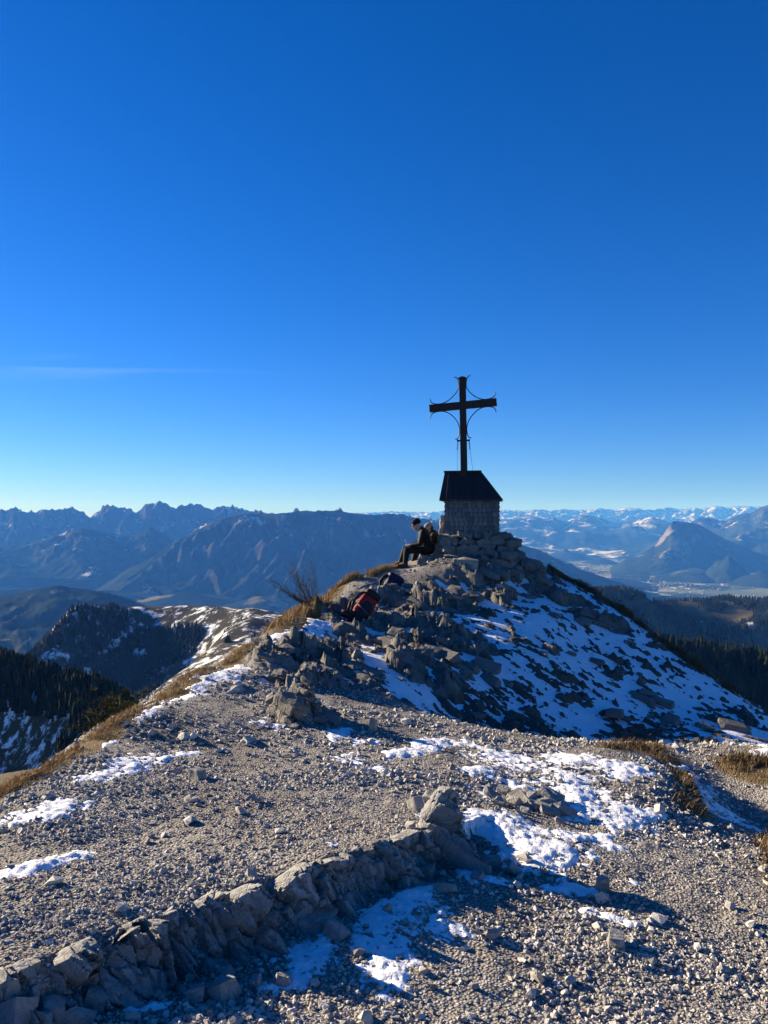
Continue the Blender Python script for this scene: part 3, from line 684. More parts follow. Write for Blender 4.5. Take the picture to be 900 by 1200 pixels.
def inpoly(u, v, poly, dv=0, grow=1.0):
    poly = np.array(poly, float); cc = poly.mean(0); poly = cc+(poly-cc)*grow+np.array((0, dv)); c = np.zeros(u.shape, bool); j = len(poly)-1
    for i in range(len(poly)):
        (x1, y1), (x2, y2) = poly[i], poly[j]
        c ^= ((y1 > v) != (y2 > v)) & (u < (x2-x1)*(v-y1)/(y2-y1+1e-9)+x1); j = i
    return c
w1 = inpoly(pu, pv, [(30,775),(62,740),(88,712),(150,716),(150,740),(120,765),(95,790),(60,800)])
w2 = inpoly(pu, pv, [(105,790),(150,745),(165,738),(235,734),(242,750),(215,775),(180,790),(125,795)])
w3 = inpoly(pu, pv, [(110,790),(190,795),(190,830),(60,830)])
edge = (np.abs(pv-713) < 5) & (pu < 140) & (dens > 0.02)
sel = ((w1 & (dens > -0.22)) | (w2 & (dens > -0.2)) | (w3 & (dens > 0.1)) | edge | (dens > 0.42)) 
xx, yy, zz = xx[sel][:5200], yy[sel][:5200], zz[sel][:5200]
cv, ct = conifers(np.c_[xx, yy, zz-0.5, r.uniform(9, 19, len(xx))], 2, 5, 4)
f1 = link('forest', mesh_np('forest', cv, ct, False), mat=M_need); tag(f1, 'dark conifer wood on the shaded flank of the snowy alp ridge', 'forest', kind='stuff')

# wooded spur close below on the left (about 400 m off)
spur = [(-40,752,460),(0,766,450),(40,778,440),(80,790,430),(110,801,415),(135,815,400),(150,850,385),(-40,800,420),(0,805,400),(40,812,390),(80,822,380),(110,835,370),(0,860,330),(60,870,320),(120,890,320),(0,920,280),(60,930,275),(140,950,280),(-60,870,330),(200,900,330),(-60,800,520),(40,830,520),(130,880,480),(220,960,400),(-120,760,450)]
spur_h = hill_grid('wooded_spur', [(a, b+16, c) for a, b, c in [(u, v, y if y > 460 or u > 135 else 455-(v-760)*0.42-u*0.2) for u, v, y in spur]], (-160, 260), (250, 560), 160, 120, mat_pasture('spur grass and snow', 0.10, 0.42, (0.05,0.045,0.028), (0.09,0.08,0.05)), 14., 2.0, 30., 7)
yy = r.uniform(350, 470, 24000); uu = r.uniform(-90, 160, 24000); xx = (uu-U0)/F*yy; zz = spur_h(xx, yy); pu, pv = px(xx, yy, zz)
lim = np.interp(pu, [-100, 0, 30, 60, 90, 135], [815, 818, 822, 830, 838, 860])
lim = lim+16; lim2 = np.where((pu > 62), 905, lim)
sel = (pv < np.where(fbm(xx/14, yy/14, 3, 8) > 0.1, lim2, lim)) & (fbm(xx/9, yy/9, 3, 5) > -0.32)
xx, yy, zz = xx[sel][:2600], yy[sel][:2600], zz[sel][:2600]; hh = r.uniform(5.5, 10.5, len(xx))
near = np.argsort(yy)[:60]                                  # the nearest stand as trees of their own
rest = np.setdiff1d(np.arange(len(xx)), near)
cv, ct = conifers(np.c_[xx, yy, zz-0.4, hh][rest], 4, 7, 6, 0.17)
f2 = link('forest', mesh_np('forest', cv, ct, False), mat=M_need); tag(f2, 'dense dark spruce forest covering the near spur at the left edge', 'forest', kind='stuff')
M_bark = mat_plain('spruce bark', (0.09, 0.065, 0.045), 0.9, 0.3, 3.0)
_tv, _tt = conifers(np.array([[0, 0, 0, 1.0]]), 6, 9, 9, 0.17)
crown_me = mesh_np('spruce_crown', _tv, _tt, False); crown_me.materials.append(M_need)
_tm = MB().tube([(0,0,-0.06),(0,0,0.5),(0,0,0.97)], [0.022, 0.013, 0.002], 6)
trunk_me = mesh_np('spruce_trunk', np.concatenate(_tm.v), [np.array(_tm.q), np.array(_tm.t)], False); trunk_me.materials.append(M_bark)
for i in near:
    t_ = empty('spruce_tree', (xx[i], yy[i], zz[i]-0.3), r.uniform(0, 6), 'young dark spruce at the lower edge of the wooded spur on the left', 'tree', 'spruces along the lower edge of the left forest')
    t_.scale = (hh[i]*r.uniform(0.8, 1.2),)*2+(hh[i],)
    link('crown', crown_me, t_); link('trunk', trunk_me, t_)

# forested hills on the right: the far lit one with clearings, the dark spur before it, the black flank closest
hillR = [(700,720,2300),(724,706,2400),(740,699,2450),(760,694.5,2500),(768,699,2550),(776,703,2600),(790,701,2700),(810,699,2800),(828,696.5,2900),(845,695,2950),(858,693.5,2950),(868,694,2950),(876,698,2900),(900,696,2900),(960,690,2900),(1040,690,2900),
         (740,730,2320),(780,735,2420),(820,722,2560),(850,715,2600),(880,725,2350),(900,720,2450),(840,740,2460),(900,745,2300),(820,765,2330),(880,775,2200),(740,790,2150),(960,730,2300),(1040,740,2200),(680,760,2000),
         (740,760,3100),(820,770,3500),(900,765,3500),(1040,760,3500)]
hillR_h = hill_grid('wooded_hill', [(a, b+7, c) for a, b, c in hillR], (660, 1080), (1650, 3600), 150, 140, mat_pasture('hill meadow', 0.008, 0.0, (0.09,0.075,0.035), (0.15,0.125,0.065)), 80., 14., 200., 11, lambda U, V, X, Y: (V > 725)*1.0)
yy = r.uniform(1750, 3000, 60000); uu = r.uniform(690, 960, 60000); xx = (uu-U0)/F*yy; zz = hillR_h(xx, yy); pu, pv = px(xx, yy, zz)
clear = inpoly(pu, pv, [(722,709),(735,702),(756,697),(757,702),(742,706),(728,712)], 6, 1.5) | inpoly(pu, pv, [(786,706),(800,701),(812,701),(812,707),(800,711)], 6, 1.5) | inpoly(pu, pv, [(814,710),(836,712),(834,715),(815,714)], 6, 1.5) | \
        inpoly(pu, pv, [(844,712),(856,706),(868,706),(868,711),(852,716)], 6, 1.5) | inpoly(pu, pv, [(850,718),(876,711),(876,717),(866,722),(856,721)], 6, 1.5) | inpoly(pu, pv, [(882,739),(892,736),(893,742)], 6, 1.5) 
sel = (~clear) & (fbm(xx/90, yy/90, 3, 23) > -0.38)
xx, yy, zz = xx[sel][:11000], yy[sel][:11000], zz[sel][:11000]
cv, ct = conifers(np.c_[xx, yy, zz-0.5, r.uniform(9, 19, len(xx))], 2, 5, 14, 0.2)
f3 = link('forest', mesh_np('forest', cv, ct, False), mat=M_need); tag(f3, 'conifer forest with brown clearings on the hill right of the snow slope', 'forest', kind='stuff')
flank = [(760,735,640),(790,748,620),(820,752,600),(850,757,590),(880,762,580),(920,766,570),(1000,775,560),(760,800,500),(820,820,470),(900,830,450),(1000,840,450),(700,760,640),(820,900,380),(920,920,360),(740,820,430),(800,770,800),(900,790,800),(1000,800,800),(700,830,380),(700,900,300),(1060,860,400)]
flank_h = hill_grid('wooded_flank', [(a, b+22, c) for a, b, c in [(u, v, y if y > 700 else 630-(v-745)*0.75) for u, v, y in flank]], (660, 1120), (380, 820), 120, 100, mat_pasture('forest floor', 0.05, 0.1, (0.03,0.03,0.018), (0.05,0.048,0.028)), 20., 3., 40., 13)
yy = r.uniform(440, 660, 9000); uu = r.uniform(720, 980, 9000); xx = (uu-U0)/F*yy; zz = flank_h(xx, yy)
sel = fbm(xx/16, yy/16, 3, 29) > -0.3
xx, yy, zz = xx[sel][:2600], yy[sel][:2600], zz[sel][:2600]
cv, ct = conifers(np.c_[xx, yy, zz-0.5, r.uniform(7, 13, len(xx))], 3, 6, 15, 0.19)
f4 = link('forest', mesh_np('forest', cv, ct, False), mat=M_need); tag(f4, 'black shaded spruce forest just beyond the right edge of the summit', 'forest', kind='stuff')

# ------------------------------------------------------------------ haze
hz = MB().box((0, 20500, -200), (104000, 64000, 2300)).build('haze', None)
mh = bpy.data.materials.new('haze air'); mh.use_nodes = True; ht = mh.node_tree; ht.nodes.clear()
pv_ = ht.nodes.new('ShaderNodeVolumePrincipled'); pv_.inputs['Color'].default_value = (0.07, 0.29, 1.0, 1); pv_.inputs['Density'].default_value = 3.5e-5; pv_.inputs['Absorption Color'].default_value = (1, 1, 1, 1); pv_.inputs['Anisotropy'].default_value = 0.0
ho = ht.nodes.new('ShaderNodeOutputMaterial'); ht.links.new(pv_.outputs[0], ho.inputs['Volume'])
hz.data.materials.clear(); hz.data.materials.append(mh)
tag(hz, 'blue winter haze filling the valleys between the mountains', 'haze', kind='stuff')
# ================================================================== ROCKS AND GRAVEL
_ICO = {}
def ico(sub):
    if sub not in _ICO:
        bm = bmesh.new(); bmesh.ops.create_icosphere(bm, subdivisions=sub, radius=1.0); bm.verts.ensure_lookup_table()
        _ICO[sub] = (np.array([v.co[:] for v in bm.verts]), np.array([[v.index for v in f.verts] for f in bm.faces])); bm.free()
    return _ICO[sub]
def worley3(x, y, z, seed=0):
    ix, iy, iz = np.floor(x).astype(np.int64), np.floor(y).astype(np.int64), np.floor(z).astype(np.int64)
    f1 = np.full(x.shape, 9.0); f2 = np.full(x.shape, 9.0); cid = np.zeros(x.shape)
    for a in (-1, 0, 1):
        for b in (-1, 0, 1):
            for c in (-1, 0, 1):
                jx, jy, jz = ix+a, iy+b, iz+c; h = _h(jx, jy, jz, seed)
                d = np.sqrt((jx+(h & 1023)/1023.-x)**2+(jy+((h >> 10) & 1023)/1023.-y)**2+(jz+((h >> 20) & 1023)/1023.-z)**2)
                m = d < f1; f2 = np.where(m, f1, np.minimum(f2, d)); cid = np.where(m, _r(jx, jy, jz, seed+77), cid); f1 = np.where(m, d, f1)
    return cid, f2-f1
def rock_co(dims, seed, sub=4, planes=15, rough_k=1.0, boxy=0.0):
    r = np.random.default_rng(seed); d, f = ico(sub)
    nn = r.normal(size=(planes, 3)); nn /= np.linalg.norm(nn, axis=1)[:,None]; h = r.uniform(0.62, 1.0, planes)
    if boxy:
        ax = np.array([(1,0,0),(-1,0,0),(0,1,0),(0,-1,0),(0,0,1),(0,0,-1)], float)+r.normal(size=(6,3))*0.16
        ax /= np.linalg.norm(ax, axis=1)[:,None]; nn = np.concatenate([nn, ax]); h = np.concatenate([h*1.25, r.uniform(0.68, 0.9, 6)])
    q = h[None]/np.maximum(d @ nn.T, 0.04)
    rad = np.minimum(q.min(1), 1.25)
    co = d*rad[:,None]
    s = seed*7.3
    n1 = noise3(co[:,0]*1.7+s, co[:,1]*1.7, co[:,2]*1.7, seed); n3 = noise3(co[:,0]*9+s, co[:,1]*9, co[:,2]*7, seed+2)
    # broken faces: blocks of the rock stand in and out of each other along joints
    q1, g1_ = worley3(co[:,0]*1.5+s+0.15*n1, co[:,1]*1.9, co[:,2]*1.2+0.5*co[:,0], seed+3); q2, g2_ = worley3(co[:,0]*3.9+s, co[:,1]*4.6+0.2*n1, co[:,2]*2.9+co[:,0], seed+4)
    disp = 0.05*n1+0.26*(q1-0.5)+0.12*(q2-0.5)-0.07*np.clip(1-g1_/0.10, 0, 1)-0.03*np.clip(1-g2_/0.14, 0, 1)+0.03*n3
    co = co*(1+rough_k*disp)[:,None]
    return co*np.array(dims)/2, f
def rock_mesh(name, dims, seed, sub=4, R=None, smooth=False, **k):
    co, f = rock_co(dims, seed, sub, **k)
    if R is not None: co = co @ np.array(R.to_3x3()).T
    return mesh_np(name, co, f, smooth)
def hull_mesh(name, dims, seed, R=None, cuts=2, boxy=0.7, amp=0.010):
    r = np.random.default_rng(seed); c = np.array([(a, b, d) for a in (-1,1) for b in (-1,1) for d in (-1,1)], float)
    p1 = c*r.uniform(0.55, 1.0, (8, 3))*(0.62+0.3*boxy); p2 = r.normal(size=(9, 3)); p2 /= np.linalg.norm(p2, axis=1)[:,None]; p2 *= r.uniform(0.7, 1.0, (9, 1))
    pts = np.concatenate([p1, p2])*np.array(dims)/2
    bm = bmesh.new()
    for q in pts: bm.verts.new(q)
    g = bmesh.ops.convex_hull(bm, input=bm.verts[:]); bmesh.ops.delete(bm, geom=list({e for e in g['geom_interior']+g['geom_unused'] if isinstance(e, bmesh.types.BMVert)}), context='VERTS')
    if cuts: bmesh.ops.subdivide_edges(bm, edges=bm.edges[:], cuts=cuts, use_grid_fill=True); bmesh.ops.triangulate(bm, faces=bm.faces[:])
    bm.verts.ensure_lookup_table(); co = np.array([v.co[:] for v in bm.verts]); f = np.array([[v.index for v in q.verts] for q in bm.faces]); bm.free()
    if cuts:
        s = seed*3.7; sc = min(1.0, max(dims)/0.3); n = noise3(co[:,0]*11+s, co[:,1]*11, co[:,2]*11, seed); n2 = noise3(co[:,0]*29+s, co[:,1]*29, co[:,2]*29, seed+1)
        rr_ = co/np.maximum(np.linalg.norm(co, axis=1)[:,None], 1e-6); co = co+rr_*(amp*sc*(1.6*n+0.8*n2))[:,None]
    if R is not None: co = co @ np.array(R.to_3x3()).T
    return mesh_np(name, co, f, False)
M_lime = mat_limestone('grey limestone', (0.37, 0.355, 0.33), 8.0)
M_lime2 = mat_limestone('weathered summit limestone', (0.23, 0.215, 0.19), 6.0)
M_pale = mat_limestone('pale limestone block', (0.46, 0.42, 0.35), 4.0, 0.3)
def eul(r, a=0.35, z=3.14): return Matrix.Rotation(r.uniform(-z, z), 4, 'Z') @ Matrix.Rotation(r.uniform(-a, a), 4, 'X') @ Matrix.Rotation(r.uniform(-a, a), 4, 'Y')
def ledge_y(u):
    y = np.linspace(2.2, 5.4, 1500); x = (u-U0)/F*y; s = ledge_sd(x, y)[0]
    i = np.where((s[:-1] > 0) & (s[1:] <= 0))[0]
    return y[i[0]] if len(i) else 5.0
led = empty('rock_ledge', (*LEDGE[4], float(Hs(*LEDGE[4])-0.2)), 0, 'long fractured limestone ledge rising diagonally across the gravel in the foreground', 'rock')
rr = np.random.default_rng(5)
def put_rock(parent, c, me, name='rock', mat=None):
    o = link(name, me, None, mat); o.location = np.array(c)-np.array(parent.location); o.parent = parent; return o
# the ledge is cut by recesses into five masses; each is a broken face running down from the gravel edge to its toe
_seg = np.linalg.norm(np.diff(LEDGE, axis=0), axis=1); _cum = np.r_[0, np.cumsum(_seg)]
def ledge_pt(s):
    return np.stack([np.interp(s, _cum, LEDGE[:,0]), np.interp(s, _cum, LEDGE[:,1])], -1)
def ledge_s(u):
    ss = np.linspace(0, _cum[-1], 3000); q = ledge_pt(ss); uu_ = U0+q[:,0]/q[:,1]*F
    return np.interp(u, uu_, ss)
NRM = np.array((0.707, -0.707))
for k, (ua, ub, run, drop, lift, lean) in enumerate([(-30,62,0.28,0.26,0.0,0.0),(52,196,0.28,0.26,0.0,0.02),(190,312,0.46,0.30,0.02,0.0),(300,420,0.36,0.28,0.03,0.03),(404,506,0.28,0.26,0.03,0.0),(496,592,0.30,0.32,0.27,0.02)]):
    sa, sb = ledge_s(ua), ledge_s(ub)
    if ub > 585: sb += 0.06
    ns = max(60, int((sb-sa)/0.0065)); nt = 88
    S_ = np.linspace(sa, sb, ns)[:,None]*np.ones((1, nt)); T_ = np.ones((ns, 1))*np.linspace(0, 1, nt)[None]
    e = np.clip(np.minimum(S_-sa, sb-S_)/0.10, 0, 1); e = np.sqrt(e)                         # mass tapers off at its ends
    q = ledge_pt(S_.ravel()).reshape(ns, nt, 2)
    tf = np.clip((T_-0.3)/0.7, 0, 1); tt = np.clip(T_/0.3, 0, 1)
    wob_ = 1+0.35*fbm(S_*3.1+k*7, S_*0+k, 3, 70+k)
    off = np.where(T_ < 0.3, -0.17+0.23*tt, 0.06+run*wob_*(tf**1.25))*(0.25+0.75*e)-0.05*(1-e)
    qx, qy = q[...,0]+NRM[0]*off, q[...,1]+NRM[1]*off
    qb = q-NRM*0.2; zt = Hs(qb[...,0], qb[...,1])
    lf = lift*np.sin(np.clip((S_-sa)/(sb-sa), 0, 1)*np.pi)**0.7+0.05*facets(S_*6.5+k*3, S_*0+k, 90+k, 1.2)[0]
    zz_ = zt-0.05+(0.055+lf)*sstep(0, 0.8, tt)-(drop+0.10)*(tf**0.85)-0.06*(1-e)
    # break it: tall joints and beds, three sizes
    al, ac = S_, off+0.0; up = zz_*1.3
    wv = 0.05*fbm(S_*4, up*4, 3, 33+k)
    A1, J1 = facets((al+0.35*up+wv)*5.2+k*9, (up-0.25*al+wv)*3.6+off*2.0, 300+k, 0.9); A2, J2 = facets((al+0.3*up+wv)*12+k*5, (up-0.2*al)*8+off*5, 320+k, 0.9); A3, J3 = facets((al+0.2*up)*27+k, up*19+off*12, 340+k, 0.9)
    env = sstep(0.06, 0.34, T_)*(0.3+0.7*e)
    D_ = (0.10*A1+0.060*A2+0.028*A3-0.045*np.clip(1-J1/0.08, 0, 1)-0.022*np.clip(1-J2/0.10, 0, 1))*env
    qx = qx+NRM[0]*D_*0.85; qy = qy+NRM[1]*D_*0.85; zz_ = zz_+D_*0.55
    # close it behind so that it is a solid mass
    co = np.stack([qx, qy, zz_], -1); bk = co.copy(); bk[...,0] -= 0.0; bot = np.stack([q[...,0]-NRM[0]*0.1, q[...,1]-NRM[1]*0.1, np.full(S_.shape, zz_.min()-0.05)], -1)[:, ::nt-1]
    co_all = np.concatenate([co.reshape(-1,3), bot.reshape(-1,3)]); f_ = grid_faces(ns, nt); nb0 = ns*nt; ii = np.arange(ns-1)
    back = np.stack([ii*nt, (ii+1)*nt, nb0+(ii+1)*2, nb0+ii*2], -1)
    put_rock(led, (0, 0, 0), mesh_np('ledge_rock', co_all, [f_, back], False), 'rock', M_lime)
# loose blocks fallen along its foot
for k, (u, v, w, h) in enumerate([(60,1185,46,34),(112,1168,44,30),(20,1190,44,40),(92,1196,36,28),(150,1160,26,20),(180,1150,22,18),(262,1160,40,26),(232,1165,30,22),(372,1080,50,22),(395,1092,34,20),(352,1068,28,16),(440,1018,30,18),(470,1018,32,20),(500,1022,26,18),(540,1012,30,20),(578,1012,24,20),(330,1148,22,14),(488,944,24,24),(505,938,20,20),(300,1150,18,12),(560,1028,20,14)]):
    q = hit(u, v+h*0.3)[0]; s = q[1]/F; z = float(Hs(q[:1], q[1:])[0])
    put_rock(led, (q[0], q[1], z+h*s*0.2), hull_mesh('foot_block', (w*s*1.1, w*s*0.8, h*s*1.3), 2000+k, eul(rr, 0.3), 3, 0.8, 0.009), 'rock', M_lime)

def scatter_outcrop(name, label, spots, n, smin, smax, seed, mat, sub=3, sink=0.25, flat=0.8):
    r_ = np.random.default_rng(seed); segs = strokes([spots]) if isinstance(spots, tuple) else strokes(spots)
    c0 = np.mean([s[0] for s in segs], 0); root = empty(name, (c0[0], c0[1], float(Hs(*c0))), 0, label, 'rock')
    for i in range(n):
        a, b, w = segs[r_.integers(len(segs))]; t = r_.random(); q = a+(b-a)*t+r_.normal(size=2)*w*0.5
        s = smin+(smax-smin)*r_.random()**2.2
        d = (s*r_.uniform(0.9, 1.9), s*r_.uniform(0.5, 1.0), s*r_.uniform(0.5, 1.0)*flat)
        R = Matrix.Rotation(-0.72+r_.normal()*0.18, 4, 'Z') @ Matrix.Rotation(0.30+r_.normal()*0.14, 4, 'X') @ Matrix.Rotation(0.22+r_.normal()*0.12, 4, 'Y')
        z = float(Hn(np.array([q[0]]), np.array([q[1]]))[0])
        put_rock(root, (q[0], q[1], z+d[2]*(0.5-sink)*0.6), hull_mesh('crag_rock', d, seed*1000+i, R, 2 if s > 0.2 else 1, 0.6, 0.014), mat=mat)
    return root
knoll = scatter_outcrop('rock_outcrop', 'small dark rock knoll standing alone in the gravel left of centre', [([(338,845),(375,845)],0.22)], 40, 0.06, 0.26, 21, M_lime2, 4, 0.3, 1.0)
scatter_outcrop('rock_outcrop', 'broken grey rock rib running along the ridge below the red backpack', [([(330,780),(400,765),(470,745)],0.6),([(400,800),(460,790)],0.4),([(345,795),(390,790)],0.4)], 150, 0.06, 0.36, 22, M_lime2, 3, 0.5, 0.62)
scatter_outcrop('rock_outcrop', 'jagged tilted rock slabs on the slope under the shrine', [([(450,720),(520,710),(590,705)],0.6),([(470,760),(540,780),(560,800)],0.5),([(470,695),(560,690)],0.4)], 140, 0.07, 0.44, 23, M_lime2, 3, 0.5, 0.62)
scatter_outcrop('rock_outcrop', 'dark crag below the shrine beside the snowy path', [([(570,680),(610,672),(630,668)],0.4),([(590,695),(620,700)],0.3)], 90, 0.08, 0.45, 24, M_lime2)
scatter_outcrop('rock_outcrop', 'low dark rocks poking out of the shaded snow slope', [([(640,710),(700,735),(740,760)],0.5),([(720,800),(760,840)],0.5),([(640,760),(700,790)],0.6),([(850,860),(720,845)],0.4)], 60, 0.07, 0.34, 25, M_lime2, 3, 0.3, 0.7)
scatter_outcrop('rock_outcrop', 'low stony hump on the gravel right of the foreground ledge', [([(600,938),(650,950)],0.18)], 46, 0.05, 0.19, 26, M_lime, 3, 0.15, 1.0)
# single stones one can pick out
def single(u, v, s, label, seed, mat=M_lime, dims=(1.2, 1, 0.8), sub=4, dz=0.3):
    q = hit(u, v)[0]; z = float(Hn(np.array([q[0]]), np.array([q[1]]))[0])
    o = link('rock', hull_mesh('rock', (s*dims[0]*1.15, s*dims[1]*1.15, s*dims[2]*1.15), seed, eul(np.random.default_rng(seed), 0.3), 3, 0.6), None, mat)
    o.location = (q[0], q[1], z+s*dims[2]*dz); tag(o, label, 'rock', 'loose rocks on the gravel'); return o
single(232,912,0.12,'small dark rock on the gravel near the long snow strip at left',301)
single(420,770,0.2,'grey rock on the ridge gravel below the rock rib',302)
single(437,858,0.12,'pale upright stone at the edge of the gravel behind the ledge',303, M_pale, (0.8,0.8,1.5))
single(705,1045,0.11,'pale pointed stone standing in the gravel right of the ledge',304, M_pale, (0.8,0.7,1.2))
single(722,1108,0.10,'dark rock among the gravel near the bottom right',305)
single(322,826,0.18,'dark boulder left of the small rock knoll',306, M_lime2)
single(560,843,0.2,'flat dark rock lying on the shaded snow hollow',307, M_lime2, (1.8,1,0.5))
single(722,845,0.3,'dark flat rock in the middle of the shaded snow slope',308, M_lime2, (1.8,1,0.5))

# gravel
def stones(n, rmin, rmax, s0, s1, base, seed, umin=-32, umax=32, gp=1.0):
    r_ = np.random.default_rng(seed)
    a = np.radians(r_.uniform(umin, umax, n*2)); rad = np.exp(r_.uniform(math.log(rmin), math.log(rmax), n*2))
    x, y = rad*np.sin(a), rad*np.cos(a)
    rk = stroke_mask(ROCKSEG, x, y, 0.45); sl = stroke_mask(SLOPESEG, x, y, 0.4); gr = stroke_mask(GRASSSEG, x, y, 0.5); gr = np.maximum(gr, (x < -2.9)*0.8)
    pr = np.clip(1-rk*0.55-sl*0.75-gr*0.85, 0.03, 1)*np.clip(0.7+1.5*fbm(x*1.3, y*1.3, 4, seed), 0.12, 1)
    k = r_.random(n*2) < pr*gp; x, y, rad = x[k][:n], y[k][:n], rad[k][:n]; n = len(x)
    z = Hn(x, y)
    s = s0*(s1/s0)**(r_.random(n)**2.3)*(rad/3.0)**0.35*(0.62+0.75*np.clip(0.5+1.1*fbm(x*0.9+3, y*0.9, 3, 404), 0, 1))
    if base == 20: d, f = ico(1)
    else:
        d = np.array([(1,0,0),(-1,0,0),(0,1,0),(0,-1,0),(0,0,1),(0,0,-1)], float); f = np.array([(0,2,4),(2,1,4),(1,3,4),(3,0,4),(2,0,5),(1,2,5),(3,1,5),(0,3,5)])
    m = len(d)
    co = d[None]*(1+r_.uniform(-0.42, 0.32, (n, m, 1)))+r_.normal(size=(n, m, 3))*0.12
    co = co*np.stack([r_.uniform(0.7, 1.35, n), r_.uniform(0.55, 1.0, n), r_.uniform(0.45, 0.9, n)], -1)[:,None]
    th = r_.uniform(0, 6.28, n); ph = r_.normal(size=n)*0.35
    c, s_ = np.cos(ph)[:,None], np.sin(ph)[:,None]; X, Y, Z = co[...,0], co[...,1], co[...,2]
    Y, Z = Y*c-Z*s_, Y*s_+Z*c
    c, s_ = np.cos(th)[:,None], np.sin(th)[:,None]; X, Y = X*c-Y*s_, X*s_+Y*c
    co = np.stack([X, Y, Z], -1)*(s/2)[:,None,None]+np.stack([x, y, z+s*0.12], -1)[:,None]
    F_ = (f[None]+(np.arange(n)*m)[:,None,None]).reshape(-1,3)
    tone = np.repeat(np.clip(r_.normal(0.5, 0.22, n), 0, 1), m); hue = np.repeat(r_.random(n), m)
    return mesh_np('gravel', co.reshape(-1,3), F_, False, {'tone': tone, 'hue': hue})
def mat_gravel():
    m, t, b = nmat('limestone gravel'); N = NT(t); p = N.pos()
    c = N.mix(N.attr('tone'), (0.22, 0.202, 0.172), (0.65, 0.61, 0.545))
    c = N.mix(N.rng(N.attr('hue'), 0.7, 1.0, 0, 0.6), c, (0.36, 0.31, 0.245))
    c = N.mix(N.rng(N.noise(p, 90, 3), 0.5, 0.75, 0, 0.4), c, (0.12, 0.105, 0.085))
    N.put(b.inputs['Base Color'], c); b.inputs['Roughness'].default_value = 0.9
    N.put(b.inputs['Normal'], N.bump(N.noise(p, 160, 3), 0.004, 0.6))
    return m
M_grav = mat_gravel()
g1 = link('gravel', stones(22000, 2.2, 3.9, 0.008, 0.031, 20, 71), mat=M_grav); tag(g1, 'pale angular limestone gravel covering the foreground', 'gravel', kind='stuff')
gm = link('gravel', stones(26000, 3.7, 6.4, 0.008, 0.031, 8, 74), mat=M_grav); tag(gm, 'sunlit pale gravel behind and beside the rock ledge', 'gravel', kind='stuff')
g2 = link('gravel', stones(34000, 5.6, 17.0, 0.009, 0.047, 8, 72), mat=M_grav); tag(g2, 'stony gravel and rubble on the ridge towards the shrine', 'gravel', kind='stuff')
g3 = link('gravel', stones(350, 2.4, 12.0, 0.035, 0.10, 20, 73), mat=M_grav); tag(g3, 'larger loose stones scattered over the gravel', 'gravel', kind='stuff')
# ================================================================== SHRINE, CROSS, PEOPLE
M_shing = bpy.data.materials.new('weathered shingles')
def _sh():
    global M_shing
    bpy.data.materials.remove(M_shing); m, t, b = nmat('weathered shingles'); N = NT(t); o = N.n('ShaderNodeObjectInfo')
    p = N.scale(N.obj(), (60, 60, 6)); n = N.noise(p, 1.0, 5, 0.6)
    c = N.mix(o.outputs['Random'], (0.11, 0.11, 0.108), (0.22, 0.218, 0.21)); c = N.mix(N.rng(n, 0.4, 0.75, 0, 0.6), c, (0.08, 0.075, 0.07))
    N.put(b.inputs['Base Color'], c); b.inputs['Roughness'].default_value = 0.85; N.put(b.inputs['Normal'], N.bump(n, 0.003, 0.8)); M_shing = m
_sh()
M_roof = mat_plain('dark sheet roof', (0.030, 0.028, 0.027), 0.55, 0.3, 6.0, 0.004)
M_beam = mat_plain('dark weathered timber', (0.034, 0.029, 0.026), 0.8, 0.35, 14.0, 0.004)
M_iron = mat_plain('wrought iron', (0.03, 0.028, 0.026), 0.5, 0.2, 10.0, 0.0, 0.6)
M_plank = mat_plain('grey plank', (0.26, 0.23, 0.19), 0.85, 0.3, 12.0, 0.003)
YAW = math.radians(-10)
HX, HY, HZ = 2.017, 17.5, -0.34
hut = empty('summit_shrine', (HX, HY, HZ), YAW, 'small shingle-clad summit shrine with dark hipped roof on a stone base', 'shrine')
WW, WD, WH = 1.17, 1.0, 0.80
wall = MB().box((0, 0, WH/2), (WW-0.04, WD-0.04, WH)).build('wall', M_beam, hut)
def shingle_me(w, seed):
    r_ = random.Random(seed); j = lambda a: r_.uniform(-a, a); h = 0.150
    tb, tt = 0.034+j(.008), 0.004
    co = [(-w/2+j(.003), -tb, j(.006)),(w/2+j(.003), -tb, j(.006)),(w/2, 0, 0),(-w/2, 0, 0),(-w/2, -tt, h),(w/2, -tt, h),(w/2, 0, h),(-w/2, 0, h)]
    b = MB(); b.add(co, [(0,3,2,1),(4,5,6,7),(0,1,5,4),(1,2,6,5),(2,3,7,6),(3,0,4,7)])
    me = mesh_np('shingle', np.concatenate(b.v), np.array(b.q), False); me.materials.append(M_shing); return me
SHM = {}
def sh_me(w):
    k = (round(w, 2), random.randrange(3))
    if k not in SHM: SHM[k] = shingle_me(k[0]-0.011, hash(k) & 255)
    return SHM[k]
rows = 8; rh = WH/rows
for side, (length, ang, off) in enumerate([(WW, 0, WD/2-0.02), (WD, math.pi/2, WW/2-0.02), (WD, -math.pi/2, WW/2-0.02)]):
    for i in range(rows):
        x = -length/2
        while x < length/2-0.025:
            w = min(random.choice((0.08, 0.09, 0.10, 0.11, 0.12)), length/2-x)
            if length/2-(x+w) < 0.05: w = length/2-x
            cx = x+w/2; x += w
            n = Vector((math.sin(ang), -math.cos(ang), 0)); tdir = Vector((math.cos(ang), math.sin(ang), 0))
            o = link('shingle', sh_me(w), wall, None, tdir*cx+n*(off+0.006)+Vector((0, 0, i*rh-0.01+random.uniform(-.004, .004))), (math.radians(random.uniform(-1.5, .5)), 0, ang))
sill = MB().box((0, 0, -0.02), (WW+0.06, WD+0.06, 0.05)).build('sill_beam', M_beam, hut)
